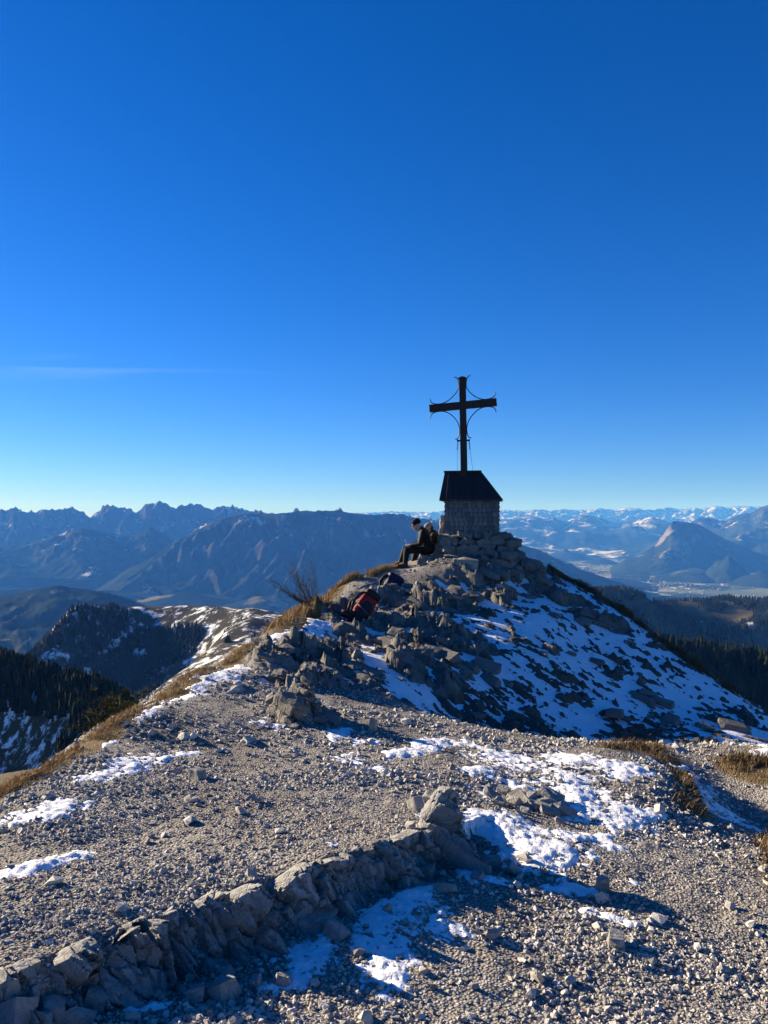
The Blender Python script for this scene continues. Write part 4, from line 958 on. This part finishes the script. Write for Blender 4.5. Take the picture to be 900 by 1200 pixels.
# hipped roof
ex0, ex1, ey, ez = -0.70, 0.66, 0.60, 0.775; rx0, rx1, rz = -0.635, 0.18, 1.405
E = [(ex0,-ey,ez),(ex1,-ey,ez),(ex1,ey,ez),(ex0,ey,ez)]; Rg = [(rx0,0,rz),(rx1,0,rz)]
th = 0.035
b = MB(); b.add(E+Rg+[(x, y, z-th) for x, y, z in E]+[(x, y, z-th*1.3) for x, y, z in Rg],
    [(0,1,5,4),(2,3,4,5),(6,10,11,7),(8,11,10,9),(0,6,7,1),(1,7,8,2),(2,8,9,3),(3,9,6,0)], [(1,2,5),(3,0,4),(7,11,8),(9,10,6)])
roof = b.build('roof', M_roof, hut)
for k in range(1, 9):
    t_ = k/9; xe = ex0+(ex1-ex0)*t_; xr = rx0+(rx1-rx0)*t_
    MB().tube([(xe, -ey-0.004, ez+0.004), ((xe+xr)/2, -ey/2, (ez+rz)/2+0.006), (xr, -0.01, rz+0.002)], 0.007, 5).build('roof_seam', M_roof, roof)
MB().tube([(rx0-0.02, 0, rz+0.01), (rx1+0.02, 0, rz+0.012)], 0.026, 8).build('ridge_cap', M_roof, roof)
for a, c in ((1, 1), (2, 1)): MB().tube([E[a], Rg[c]], 0.02, 6).build('hip_cap', M_roof, roof)

# summit cross
cr = empty('summit_cross', (1.787+0.035, HY, HZ+rz), YAW, 'tall dark timber summit cross with curled iron scrolls above the shrine roof', 'cross')
cr.rotation_euler = (0, math.radians(-1.0), YAW)
MB().box((0, 0, 0.93), (0.148, 0.15, 2.36)).build('upright_beam', M_beam, cr, bevel=0.012)
mcap = MB(); mcap.add([(-.09,-.09,2.11),(.09,-.09,2.11),(.09,.09,2.11),(-.09,.09,2.11),(-.09,-.09,2.14),(.09,-.09,2.14),(.09,.09,2.14),(-.09,.09,2.14),(0,0,2.19)], [(3,2,1,0),(0,1,5,4),(1,2,6,5),(2,3,7,6),(3,0,4,7)], [(4,5,8),(5,6,8),(6,7,8),(7,4,8)])
mcap.build('cap', M_iron, cr)
CZ, TILT = 1.515, math.radians(-3.2)
xb = MB().box((0, -0.01, 0), (1.53, 0.165, 0.165)).build('cross_beam', M_beam, cr, bevel=0.014); xb.location = (0, 0, CZ); xb.rotation_euler = (0, TILT, 0)
def bez(p, n=22):
    p = [np.array(q, float) for q in p]; out = []
    for k in range(0, len(p)-1, 3):
        for t_ in np.linspace(0, 1, n)[(1 if k else 0):]:
            out.append((1-t_)**3*p[k]+3*t_*(1-t_)**2*p[k+1]+3*t_*t_*(1-t_)*p[k+2]+t_**3*p[k+3])
    return out
for sx in (-1, 1):
    for sz in (-1, 1):
        top = 0.62 if sz > 0 else 0.72
        pts = bez([(0.185, top+0.035), (0.12, top+0.05), (0.085, top-0.03), (0.082, top-0.18), (0.082, 0.34), (0.30, 0.085), (0.52, 0.085), (0.66, 0.085), (0.745, 0.12), (0.742, 0.225)])
        MB().tube([(sx*a, -0.03, CZ+sz*b_+sx*a*-math.tan(TILT)) for a, b_ in pts], 0.0115, 6).build('iron_scroll', M_iron, cr, True)
MB().box((0, -0.02, 0.715), (0.27, 0.03, 0.035)).box((-0.13, -0.02, 0.715), (0.035, 0.04, 0.05)).box((0.13, -0.02, 0.715), (0.035, 0.04, 0.05)).build('bracket', M_iron, cr)
for sx, xe in ((-1, -0.15), (1, 0.215)):
    ch = MB()
    for k in range(4):
        t_ = k/4; z = 0.70-0.19*t_-0.02; x = sx*(0.13+0.015*t_)
        ch.tube([(x+0.012*math.cos(q)*(k % 2), -0.02+0.012*math.cos(q)*((k+1) % 2), z+0.03*math.sin(q)) for q in np.linspace(0, 6.283, 10)], 0.006, 5, False)
    ch.build('chain', M_iron, cr, True)
    MB().tube([(sx*0.145, -0.02, 0.50), (xe, -0.04, -0.05)], 0.0035, 5).build('stay_wire', M_iron, cr)

# stone base of the shrine
pl = empty('stone_base', (2.0, 17.3, -1.0), 0, 'rough dry-laid stone base carrying the shingled shrine', 'stone base')
rs = np.random.default_rng(9)
def stone(c, d, seed, mat=M_lime2, tilt=0.22, rz=0.0, sub=3):
    R = Matrix.Rotation(rz+rs.normal()*0.2, 4, 'Z') @ Matrix.Rotation(rs.normal()*tilt, 4, 'X') @ Matrix.Rotation(rs.normal()*tilt, 4, 'Y')
    return put_rock(pl, c, hull_mesh('base_stone', [v*1.22 for v in d], seed, R, 3, 0.55, 0.022), 'stone', mat)
k = 0
for zc, hh_, x0, x1, yf in ((-0.405,0.13,1.26,2.72,16.93),(-0.52,0.17,1.22,2.76,16.88),(-0.66,0.19,1.24,2.78,16.82),(-0.82,0.22,1.3,2.84,16.78)):
    x = x0
    while x < x1:
        w = rs.uniform(0.17, 0.38); k += 1
        stone((x+w/2, yf+rs.normal()*0.02-(x+w/2-2)*0.16, zc+rs.normal()*0.012), (w*1.18, 0.34, hh_*1.28), 500+k); x += w
for zc, hh_ in ((-0.42,0.15),(-0.58,0.2),(-0.78,0.24)):
    for y in np.arange(17.1, 18.1, 0.27):
        for x in (1.36, 2.66):
            k += 1; stone((x+(y-17.1)*0.17+rs.normal()*0.03, y, zc), (0.34, 0.34, hh_*1.25), 500+k)
put_rock(pl, (2.02, 17.5, -0.75), rock_mesh('base_core', (1.5, 1.3, 0.95), 499, 4, Matrix.Rotation(YAW, 4, 'Z'), boxy=1.0, planes=4, rough_k=0.3), 'rubble_core', M_lime2)
def rock_at(u, v, y, wpx, hpx, label, seed, mat, depth=0.8, sub=4, cat='rock'):
    s = y/F; o = link('rock', hull_mesh('rock', (wpx*s*1.3, wpx*s*depth*1.1, hpx*s*1.3), seed, Matrix.Rotation(-0.2, 4, 'Z') @ Matrix.Rotation(0.1, 4, 'Y'), 4, 1.0, 0.02), None, mat)
    o.location = P(u, v, y); tag(o, label, cat); return o
rock_at(547, 667, 16.3, 27, 22, 'pale sunlit limestone block lying below the shrine base', 601, M_pale)
rock_at(518, 618, 17.35, 6, 26, 'narrow pale stone slab standing upright against the left side of the shrine', 602, M_pale, 2.0)
rock_at(503, 676, 16.7, 34, 30, 'large rounded grey boulder below the seated people', 603, M_lime2)
rock_at(505, 660, 17.15, 26, 22, 'flat-topped rock the first hiker sits on', 604, M_lime2)
rock_at(519, 652, 17.3, 26, 30, 'dark rock the second hiker sits on beside the stone base', 605, M_lime2, 1.3)
rock_at(556, 655, 16.75, 16, 22, 'grey upright stone leaning on the front of the shrine base', 606, M_lime2)
rock_at(578, 654, 16.75, 26, 22, 'rounded pale-edged stone at the right foot of the shrine base', 607, M_lime2)
rock_at(588, 672, 16.5, 34, 30, 'dark craggy rock below the right corner of the shrine', 608, M_lime2)
rock_at(520, 668, 16.6, 24, 26, 'shaded angular rock under the left corner of the shrine', 609, M_lime2)
pk = MB().box((0, 0, 0), (0.44, 0.16, 0.035)).build('wooden_plank', M_plank, None, bevel=0.005); pk.location = P(600, 654, 17.0); pk.rotation_euler = (0.05, 0.03, -0.15)
tag(pk, 'short grey wooden plank resting on the rocks right of the shrine', 'plank')
rock_at(601, 662, 17.05, 34, 14, 'dark flat rock carrying the short wooden plank', 610, M_lime2)
rock_at(628, 664, 17.3, 14, 9, 'small dark block on the skyline at the end of the snowy path', 611, M_lime2)

# ------------------------------------------------------------------ people
def caps(b, p, q, r0, r1, n=14, m=6):
    p, q = Vector(p), Vector(q); t = (q-p).normalized(); L_ = (q-p).length
    pts = []; rad = []
    for i in range(m+1):
        a = -math.pi/2+i*math.pi/2/m; pts.append(p+t*r0*math.sin(a)); rad.append(max(r0*math.cos(a), 1e-4))
    for i in range(m+1):
        a = i*math.pi/2/m; pts.append(q+t*r1*math.sin(a)); rad.append(max(r1*math.cos(a), 1e-4))
    b.tube(pts, rad, n)
def ell(b, c, d, R=None, sub=3):
    v, f = ico(sub); co = v*np.array(d)
    if R is not None: co = co @ np.array(R.to_3x3()).T
    b.add(co+np.array(c), [], [tuple(x) for x in f])
def fuse(b, name, mat, parent, vox=0.011, sm=4):
    o = b.build(name, mat, parent, True)
    m = o.modifiers.new('remesh', 'REMESH'); m.mode = 'VOXEL'; m.voxel_size = vox; m.use_smooth_shade = True
    s = o.modifiers.new('smooth', 'SMOOTH'); s.iterations = sm; s.factor = 0.5
    return o
M_skin = mat_plain('skin', (0.50, 0.30, 0.22), 0.55, 0.08)
M_jack = mat_plain('black jacket', (0.007, 0.007, 0.008), 0.75, 0.3, 30, 0.004)
M_trou = mat_plain('dark trousers', (0.006, 0.006, 0.007), 0.8, 0.3, 30, 0.004)
M_bean = mat_plain('knitted beanie', (0.011, 0.011, 0.011), 0.95, 0.4, 90, 0.004)
M_boot = mat_plain('hiking boots', (0.05, 0.045, 0.04), 0.7, 0.3, 30)
M_glass = mat_plain('sunglasses', (0.01, 0.01, 0.012), 0.15, 0.1)
M_hair = mat_plain('brown hair', (0.05, 0.032, 0.02), 0.6, 0.3, 60)
M_cap = mat_plain('pale cap', (0.20, 0.195, 0.185), 0.85, 0.1)
M_grey = mat_plain('grey sleeve panel', (0.42, 0.41, 0.40), 0.8, 0.1)
def person(name, label, J, hat, hatmat, jackmat):
    """J: joints in world space; faces -X"""
    hip = Vector(J['hip'])
    body = MB()
    H = Vector(J['head']); nod = Matrix.Rotation(J.get('nod', -0.25), 4, 'Y'); o3 = lambda x, y, z: tuple(H+(nod @ Vector((x, y, z))))
    sh = Vector(J['shoulder']); nk = Vector(J['neck'])
    # head: skull, jaw, nose, brow, ears
    ell(body, o3(0.012, 0, 0.028), (0.098, 0.077, 0.100), nod); ell(body, o3(-0.030, 0, -0.045), (0.066, 0.058, 0.070), nod)
    ell(body, o3(-0.070, 0, -0.086), (0.026, 0.028, 0.022), nod); caps(body, o3(-0.086, 0, 0.018), o3(-0.112, 0, -0.022), 0.011, 0.015)
    ell(body, o3(-0.078, 0, 0.030), (0.020, 0.054, 0.013), nod); ell(body, o3(-0.088, 0, -0.056), (0.014, 0.026, 0.007), nod)
    for s in (-1, 1): ell(body, o3(0.012, s*0.080, -0.008), (0.020, 0.010, 0.031), nod); ell(body, o3(-0.082, s*0.031, 0.010), (0.010, 0.014, 0.010), nod)
    caps(body, H+(nod @ Vector((0.02, 0, -0.06))), nk, 0.055, 0.062)
    chest = hip.lerp(sh, 0.62); caps(body, hip+Vector((0, 0, .02)), chest, 0.125, 0.135); caps(body, chest, sh, 0.13, 0.09)
    jk = MB(); tr = MB()
    ell(jk, tuple(hip.lerp(sh, 0.30)), (0.135, 0.175, 0.20), Matrix.Rotation(J.get('lean', 0.3)*-1, 4, 'Y')); ell(jk, tuple(hip.lerp(sh, 0.70)), (0.140, 0.195, 0.21), Matrix.Rotation(J.get('lean', 0.3)*-1, 4, 'Y'))
    caps(jk, sh+Vector((0, 0, -0.02)), nk+Vector((0.01, 0, 0.005)), 0.10, 0.068); caps(jk, hip+Vector((0.02, -.05, .03)), hip+Vector((0.02, .05, .03)), 0.145, 0.145)
    for i, s in enumerate((-1, 1)):
        S = sh+Vector((0, s*0.175, -0.035)); El = Vector(J['elbow'][i]); Ha = Vector(J['hand'][i])
        caps(body, S, El, 0.052, 0.042); caps(body, El, Ha, 0.042, 0.028)
        caps(jk, sh+Vector((0, s*0.07, -0.02)), S, 0.085, 0.078); caps(jk, S, El, 0.076, 0.060); caps(jk, El, El.lerp(Ha, 0.93), 0.059, 0.043)
        dr = (Ha-El).normalized(); Pm = Ha+dr*0.055; caps(body, Ha, Pm, 0.027, 0.033)
        sd = Vector((0, 1, 0)); curl = Vector(J.get('curl', (0, 0, 1)))
        for f_, ln in zip((-1.5, -0.5, .5, 1.5), (0.062, 0.074, 0.070, 0.054)):
            a = Pm+dr*0.02+sd*f_*0.017; m1 = a+dr*ln*0.55; e = m1+(dr*0.35+curl*0.75).normalized()*ln*0.6
            caps(body, a, m1, 0.0095, 0.009, 8, 3); caps(body, m1, e, 0.009, 0.0075, 8, 3)
        th_ = Ha+dr*0.02-sd*s*0.03; caps(body, th_, th_+(dr*0.5+curl*0.6-sd*s*0.3).normalized()*0.055, 0.012, 0.009, 8, 3)
        hp = hip+Vector((-0.02, s*0.085, -0.01)); Kn = Vector(J['knee'][i]); An = Vector(J['ankle'][i])
        caps(body, hp, Kn, 0.075, 0.052); caps(body, Kn, An, 0.052, 0.036)
        caps(tr, hp+Vector((.04, 0, 0)), Kn, 0.098, 0.072); caps(tr, Kn, Kn.lerp(An, 0.45), 0.072, 0.070); caps(tr, Kn.lerp(An, 0.45), An+Vector((0, 0, .02)), 0.070, 0.056)
        caps(body, An, An+Vector((-0.12, 0, -0.05)), 0.035, 0.03)
    caps(tr, hip+Vector((0.03, -.06, 0)), hip+Vector((0.03, .06, 0)), 0.12, 0.12)
    bo = fuse(body, name, M_skin, None, 0.0085, 3)
    tag(bo, label, 'person')
    fuse(jk, 'jacket', jackmat, bo, 0.011, 5); fuse(tr, 'trousers', M_trou, bo, 0.011, 5)
    for i in (0, 1):
        An = Vector(J['ankle'][i]); bt = MB(); caps(bt, An+Vector((0.0, 0, 0.03)), An+Vector((0.01, 0, -0.04)), 0.052, 0.052); caps(bt, An+Vector((0.015, 0, -0.055)), An+Vector((-0.155, 0, -0.068)), 0.048, 0.040); bt.box(tuple(An+Vector((-0.07, 0, -0.105))), (0.27, 0.085, 0.025))
        fuse(bt, 'boot', M_boot, bo, 0.009, 3)
    hb = MB()
    if hat == 'beanie':
        ell(hb, o3(0.016, 0, 0.062), (0.106, 0.090, 0.085), nod); ell(hb, o3(0.018, 0, 0.030), (0.110, 0.092, 0.040), nod)
        fuse(hb, 'beanie', hatmat, bo, 0.008, 2)
        sg = MB()
        for s in (-1, 1): ell(sg, o3(-0.094, s*0.034, 0.010), (0.010, 0.031, 0.021), nod, 2); sg.tube([o3(-0.088, s*0.062, 0.014), o3(-0.04, s*0.080, 0.014), o3(0.015, s*0.084, 0.012)], 0.004, 5)
        sg.tube([o3(-0.100, -0.012, 0.014), o3(-0.100, 0.012, 0.014)], 0.004, 5); sg.build('sunglasses', M_glass, bo, True)
    else:
        ell(hb, o3(0.014, 0, 0.060), (0.106, 0.086, 0.070), nod); ell(hb, o3(-0.115, 0, 0.042), (0.070, 0.066, 0.010), nod)
        fuse(hb, 'cap', hatmat, bo, 0.007, 2)
        hr = MB(); ell(hr, o3(0.055, 0, -0.01), (0.062, 0.080, 0.085), nod); fuse(hr, 'hair', M_hair, bo, 0.009, 2)
    return bo
def gz(x, y): return float(Hn(np.array([x]), np.array([y]))[0])
fz = gz(0.40, 17.15)
print('ground at feet', fz, 'seat', gz(0.97, 17.2), 'B', gz(1.2, 17.75), 'hut', gz(2, 17))
AF = max(-1.10, min(fz, -0.95))
person('person', 'hiker in black with beanie and sunglasses sitting on the rocks looking down at a phone',
    dict(head=(0.725, 17.2, -0.135), nod=-0.42, neck=(0.82, 17.2, -0.235), shoulder=(0.865, 17.2, -0.27), hip=(0.985, 17.2, -0.68), lean=0.28,
         elbow=[(0.80, 16.98, -0.55), (0.80, 17.42, -0.55)], hand=[(0.60, 17.10, -0.585), (0.60, 17.29, -0.59)], curl=(-0.2, 0, 1),
         knee=[(0.505, 17.09, -0.705), (0.475, 17.33, -0.69)], ankle=[(0.475, 17.07, AF+0.11), (0.385, 17.34, AF+0.125)]), 'beanie', M_bean, M_jack)
ph = MB().box((0, 0, 0), (0.010, 0.075, 0.15)).build('phone', mat_plain('phone case', (0.55, 0.53, 0.52), 0.4, 0.1), None, bevel=0.004)
ph.location = (0.495, 17.195, -0.525); ph.rotation_euler = (0, math.radians(-28), 0); tag(ph, 'smartphone held upright in the hands of the hiker with the beanie', 'phone')
MB().box((0.0056, 0, 0), (0.001, 0.068, 0.14)).build('screen', M_glass, ph)
BF = -1.08
person('person', 'second hiker in dark jacket and pale cap sitting close to the shrine wall',
    dict(head=(1.035, 17.78, -0.215), nod=-0.30, neck=(1.10, 17.78, -0.315), shoulder=(1.14, 17.78, -0.345), hip=(1.21, 17.78, -0.72), lean=0.2,
         elbow=[(1.03, 17.55, -0.56), (1.0, 17.98, -0.60)], hand=[(0.985, 17.66, -0.375), (0.84, 17.88, -0.66)], curl=(0.3, 0.3, 0.6),
         knee=[(0.74, 17.68, -0.76), (0.74, 17.90, -0.76)], ankle=[(0.68, 17.68, BF+0.1), (0.68, 17.90, BF+0.1)]), 'cap', M_cap, mat_plain('charcoal jacket', (0.011, 0.011, 0.012), 0.8, 0.3, 25, 0.004))

# ------------------------------------------------------------------ rucksacks
def soft(b, c, d, R=None, p=3.2, seed=0, sub=4, wr=0.03):
    v, f = ico(sub); q = (np.abs(v)**p).sum(1)**(-1/p); co = v*q[:,None]
    n = noise3(co[:,0]*2.2+seed, co[:,1]*2.2, co[:,2]*3.4, seed)+0.5*np.abs(noise3(co[:,0]*5+seed, co[:,1]*5, co[:,2]*5, seed+1))
    co = co*(1+wr*n*1.8)[:,None]*np.array(d)/2
    if R is not None: co = co @ np.array(R.to_3x3()).T
    b.add(co+np.array(c), [], [tuple(x) for x in f]); return b
M_red = mat_plain('red pack cloth', (0.26, 0.013, 0.017), 0.6, 0.2, 25, 0.004)
M_black = mat_plain('black pack cloth', (0.018, 0.018, 0.020), 0.7, 0.3, 25, 0.004)
M_navy = mat_plain('navy pack cloth', (0.010, 0.014, 0.05), 0.6, 0.25, 20, 0.005)
M_web = mat_plain('grey webbing', (0.14, 0.14, 0.145), 0.7, 0.15)
q = hit(415, 727)[0]; bz = gz(*q)-0.06
bp = empty('backpack', (q[0], q[1], bz), 0, 'red and black hiking backpack lying against the rocks below the hikers', 'backpack'); bp.rotation_euler = (math.radians(-22), math.radians(37), math.radians(10)); bp.scale = (0.98,)*3
soft(MB(), (0, 0, 0.36), (0.34, 0.25, 0.58), seed=3).build('main_bag', M_red, bp, True)
soft(MB(), (0, 0.0, 0.10), (0.35, 0.26, 0.22), seed=5).build('bottom_pocket', M_black, bp, True)
soft(MB(), (0.005, -0.01, 0.645), (0.33, 0.27, 0.15), seed=6).build('lid', M_black, bp, True)
soft(MB(), (0.02, -0.125, 0.30), (0.20, 0.06, 0.34), seed=7).build('side_pocket', M_black, bp, True)
for s in (-1, 1):
    MB().tube([(-0.15, s*0.07, 0.60), (-0.23, s*0.08, 0.50), (-0.25, s*0.09, 0.32), (-0.20, s*0.10, 0.14), (-0.14, s*0.09, 0.10)], [0.02, 0.03, 0.032, 0.024, 0.014], 8).build('shoulder_strap', M_black, bp, True)
    MB().tube([(-0.10, s*0.12, 0.08), (-0.26, s*0.15, 0.05), (-0.34, s*0.10, 0.02)], [0.03, 0.035, 0.022], 8).build('hip_belt', M_black, bp, True)
for z in (0.26,):
    MB().tube([(-0.155, -0.10, z+0.05), (-0.05, -0.163, z+0.01), (0.08, -0.163, z-0.02), (0.17, -0.08, z+0.03)], 0.009, 6).build('compression_strap', M_web, bp, True)
q = hit(455, 690)[0]; bz = gz(*q)
bq = empty('rucksack', (q[0], q[1]+0.1, bz), 0, 'slouched navy blue rucksack resting on the rocks above the red backpack', 'backpack'); bq.rotation_euler = (math.radians(-15), math.radians(28), math.radians(-8))
soft(MB(), (0, 0, 0.18), (0.36, 0.26, 0.40), seed=13, wr=0.05).build('main_bag', M_navy, bq, True)
soft(MB(), (-0.02, -0.01, 0.37), (0.36, 0.27, 0.14), seed=15, wr=0.05).build('lid', M_navy, bq, True)
soft(MB(), (0.0, 0.0, 0.03), (0.35, 0.25, 0.14), seed=16).build('bottom_pocket', M_black, bq, True)
for s in (-1, 1): MB().tube([(-0.16, s*0.07, 0.36), (-0.25, s*0.08, 0.28), (-0.27, s*0.09, 0.14), (-0.19, s*0.09, 0.02)], [0.018, 0.028, 0.028, 0.014], 8).build('shoulder_strap', M_black, bq, True)
MB().tube([(-0.04, -0.05, 0.44), (-0.01, -0.02, 0.48), (0.03, 0.02, 0.44)], 0.008, 6).build('grab_loop', M_black, bq, True)
# ================================================================== PLANTS
M_dry = mat_plain('dry grass', (0.36, 0.24, 0.10), 0.8, 0.45, 9.0)
def blades(segs, n, h0, h1, seed, lean=(0.35, -0.25), extra=None):
    r_ = np.random.default_rng(seed); pts = []
    for i in range(n):
        a, b, w = segs[r_.integers(len(segs))]; q = a+(b-a)*r_.random()+r_.normal(size=2)*w*0.55; pts.append(q)
    pts = np.array(pts)
    k = fbm(pts[:,0]*3, pts[:,1]*3, 3, seed) > -0.14; pts = pts[k]; n = len(pts)      # tussocks and gaps
    x, y = pts[:,0], pts[:,1]; z = Hn(x, y)-0.01
    h = r_.uniform(h0, h1, n)*(0.6+0.9*np.clip(fbm(x*2.2, y*2.2, 3, seed+4)+0.5, 0, 1)); th = r_.uniform(0, 6.28, n); w = h*r_.uniform(0.010, 0.022, n)+0.001
    lx = lean[0]*h*r_.uniform(0.1, 1.2, n)+r_.normal(size=n)*h*0.35; ly = lean[1]*h*r_.uniform(0.1, 1.2, n)+r_.normal(size=n)*h*0.35
    cx, cyy = np.cos(th)*w, np.sin(th)*w
    v = np.stack([np.stack([x-cx, y-cyy, z], -1), np.stack([x+cx, y+cyy, z], -1), np.stack([x+lx*.35+cx*.8, y+ly*.35+cyy*.8, z+h*.6], -1), np.stack([x+lx*.35-cx*.8, y+ly*.35-cyy*.8, z+h*.6], -1), np.stack([x+lx, y+ly, z+h*.85], -1)], 1)
    i = (np.arange(n)*5)[:,None]
    return mesh_np('dry_grass', v.reshape(-1,3), [i+np.array([[0,1,2,3]]), i+np.array([[3,2,4]])], False)
g = link('dry_grass', blades(strokes([([(-20,945),(0,935),(60,897),(140,842),(220,795),(290,756)],0.15)]), 16000, 0.025, 0.085, 81), mat=M_dry); tag(g, 'golden dry grass fringe along the left edge of the gravel', 'grass', kind='stuff')
g = link('dry_grass', blades(strokes([([(325,733),(345,722),(365,708)],0.28),([(330,730),(365,708),(385,697)],0.2),([(385,697),(430,676),(468,664)],0.10)]), 10000, 0.06, 0.20, 82), mat=M_dry); tag(g, 'golden dry grass on the ridge beside the bare shrub', 'grass', kind='stuff')
M_dry2 = mat_plain('brown turf', (0.13, 0.088, 0.045), 0.85, 0.45, 9.0)
g = link('dry_grass', blades(strokes([([(712,877),(755,874),(785,893)],0.14),([(860,892),(900,900),(930,900)],0.18),([(795,905),(812,950)],0.09),([(905,985),(925,1050)],0.10)]), 9000, 0.02, 0.11, 83), mat=M_dry2); tag(g, 'brown grass tussocks on the banks beside the right-hand path', 'grass', kind='stuff')
g = link('dry_grass', blades(strokes([([(645,672),(695,696),(745,730),(800,772),(860,814)],0.14)]), 10000, 0.05, 0.16, 84), mat=M_dry2); tag(g, 'dry grass along the right-hand skyline of the snow slope', 'grass', kind='stuff')
# bare shrub on the left skyline
M_twig = mat_plain('bare twigs', (0.055, 0.038, 0.028), 0.8, 0.3, 20.0)
q = hit(366, 712)[0]; sz = gz(*q)
shb = empty('bare_shrub', (q[0], q[1], sz), 0, 'leafless thorny shrub leaning out over the left skyline', 'shrub')
r_ = random.Random(4)
for k in range(30):
    b = MB(); an = r_.uniform(-1, 1); L_ = r_.uniform(0.4, 0.82)
    d = Vector((-0.75+0.75*an+r_.uniform(-.15, .15), r_.uniform(-.35, .35), 0.55+0.25*(1-abs(an)))).normalized(); p = Vector((r_.uniform(-.12, .12), r_.uniform(-.12, .12), -0.03)); path = [p]
    for i in range(7):
        d = (d+Vector((r_.gauss(0, .1), r_.gauss(0, .1), r_.gauss(0.03, .08)))).normalized(); path.append(path[-1]+d*L_/7)
    b.tube(path, [0.0045*(1-i/8)+0.0012 for i in range(8)], 5)
    for i in range(2, 8):
        for _ in range(2):
            dd = (d+Vector((r_.gauss(0, .6), r_.gauss(0, .6), r_.gauss(0.1, .5)))).normalized(); l2 = L_*r_.uniform(.12, .32)
            p0 = path[i]; p1 = p0+dd*l2*.5; p2 = p1+(dd+Vector((0, 0, .25))).normalized()*l2*.5
            b.tube([p0, p1, p2], [0.003, 0.0024, 0.0012], 4)
    b.build('branch', M_twig, shb)
# dwarf pines just below the left crest
M_pine = mat_needles('dwarf pine needles', (0.035, 0.05, 0.018), (0.09, 0.10, 0.035), 9.0)
def dwarf_pine(pos, s, seed, label):
    r2_ = np.random.default_rng(seed); root = empty('dwarf_pine', pos, 0, label, 'shrub')
    st = MB(); V = []; T = []; base = 0
    for k in range(12):
        a = r2_.uniform(0, 6.28); tip = Vector((math.cos(a)*s*r2_.uniform(.3, .75), math.sin(a)*s*r2_.uniform(.3, .75), s*r2_.uniform(.45, 1.0)))
        st.tube([(0, 0, -0.1), tuple(tip*0.5+Vector((0, 0, -.05))), tuple(tip)], [0.03*s, 0.02*s, 0.008*s], 5)
        for j in range(7):
            c = np.array(tip*(0.45+0.09*j))+r2_.normal(size=3)*s*0.11
            n = 40; dd = r2_.normal(size=(n, 3)); dd[:,2] = np.abs(dd[:,2])*0.8+0.15; dd /= np.linalg.norm(dd, axis=1)[:,None]
            e = c+dd*s*r2_.uniform(.06, .16, (n, 1)); sd = np.cross(dd, r2_.normal(size=(n, 3))); sd /= np.linalg.norm(sd, axis=1)[:,None]
            V.append(np.stack([np.broadcast_to(c, (n, 3))-sd*s*.010, np.broadcast_to(c, (n, 3))+sd*s*.010, e], 1).reshape(-1,3)); T.append(base+np.arange(n*3).reshape(-1,3)); base += n*3
    st.build('stem', M_twig, root, True); link('crown', mesh_np('crown', np.concatenate(V), np.concatenate(T), False), root, M_pine)
for k, (u, v, y, s, lb) in enumerate([(142,826,10.5,0.36,'green dwarf pine peeking over the left crest by the long snow strip'),(120,846,10.0,0.30,'brownish dwarf pine bush lowest on the left crest'),(163,813,11.5,0.26,'small dwarf pine nearest the wooded alp on the left crest')]):
    c = P(u, v, y); gzv = float(Hs(np.array([c[0]]), np.array([c[1]]))[0]); s2 = s; print('pine', c, gzv)
    dwarf_pine((c[0], c[1], gzv), max(s, c[2]-gzv+s*0.5), 90+k, lb)
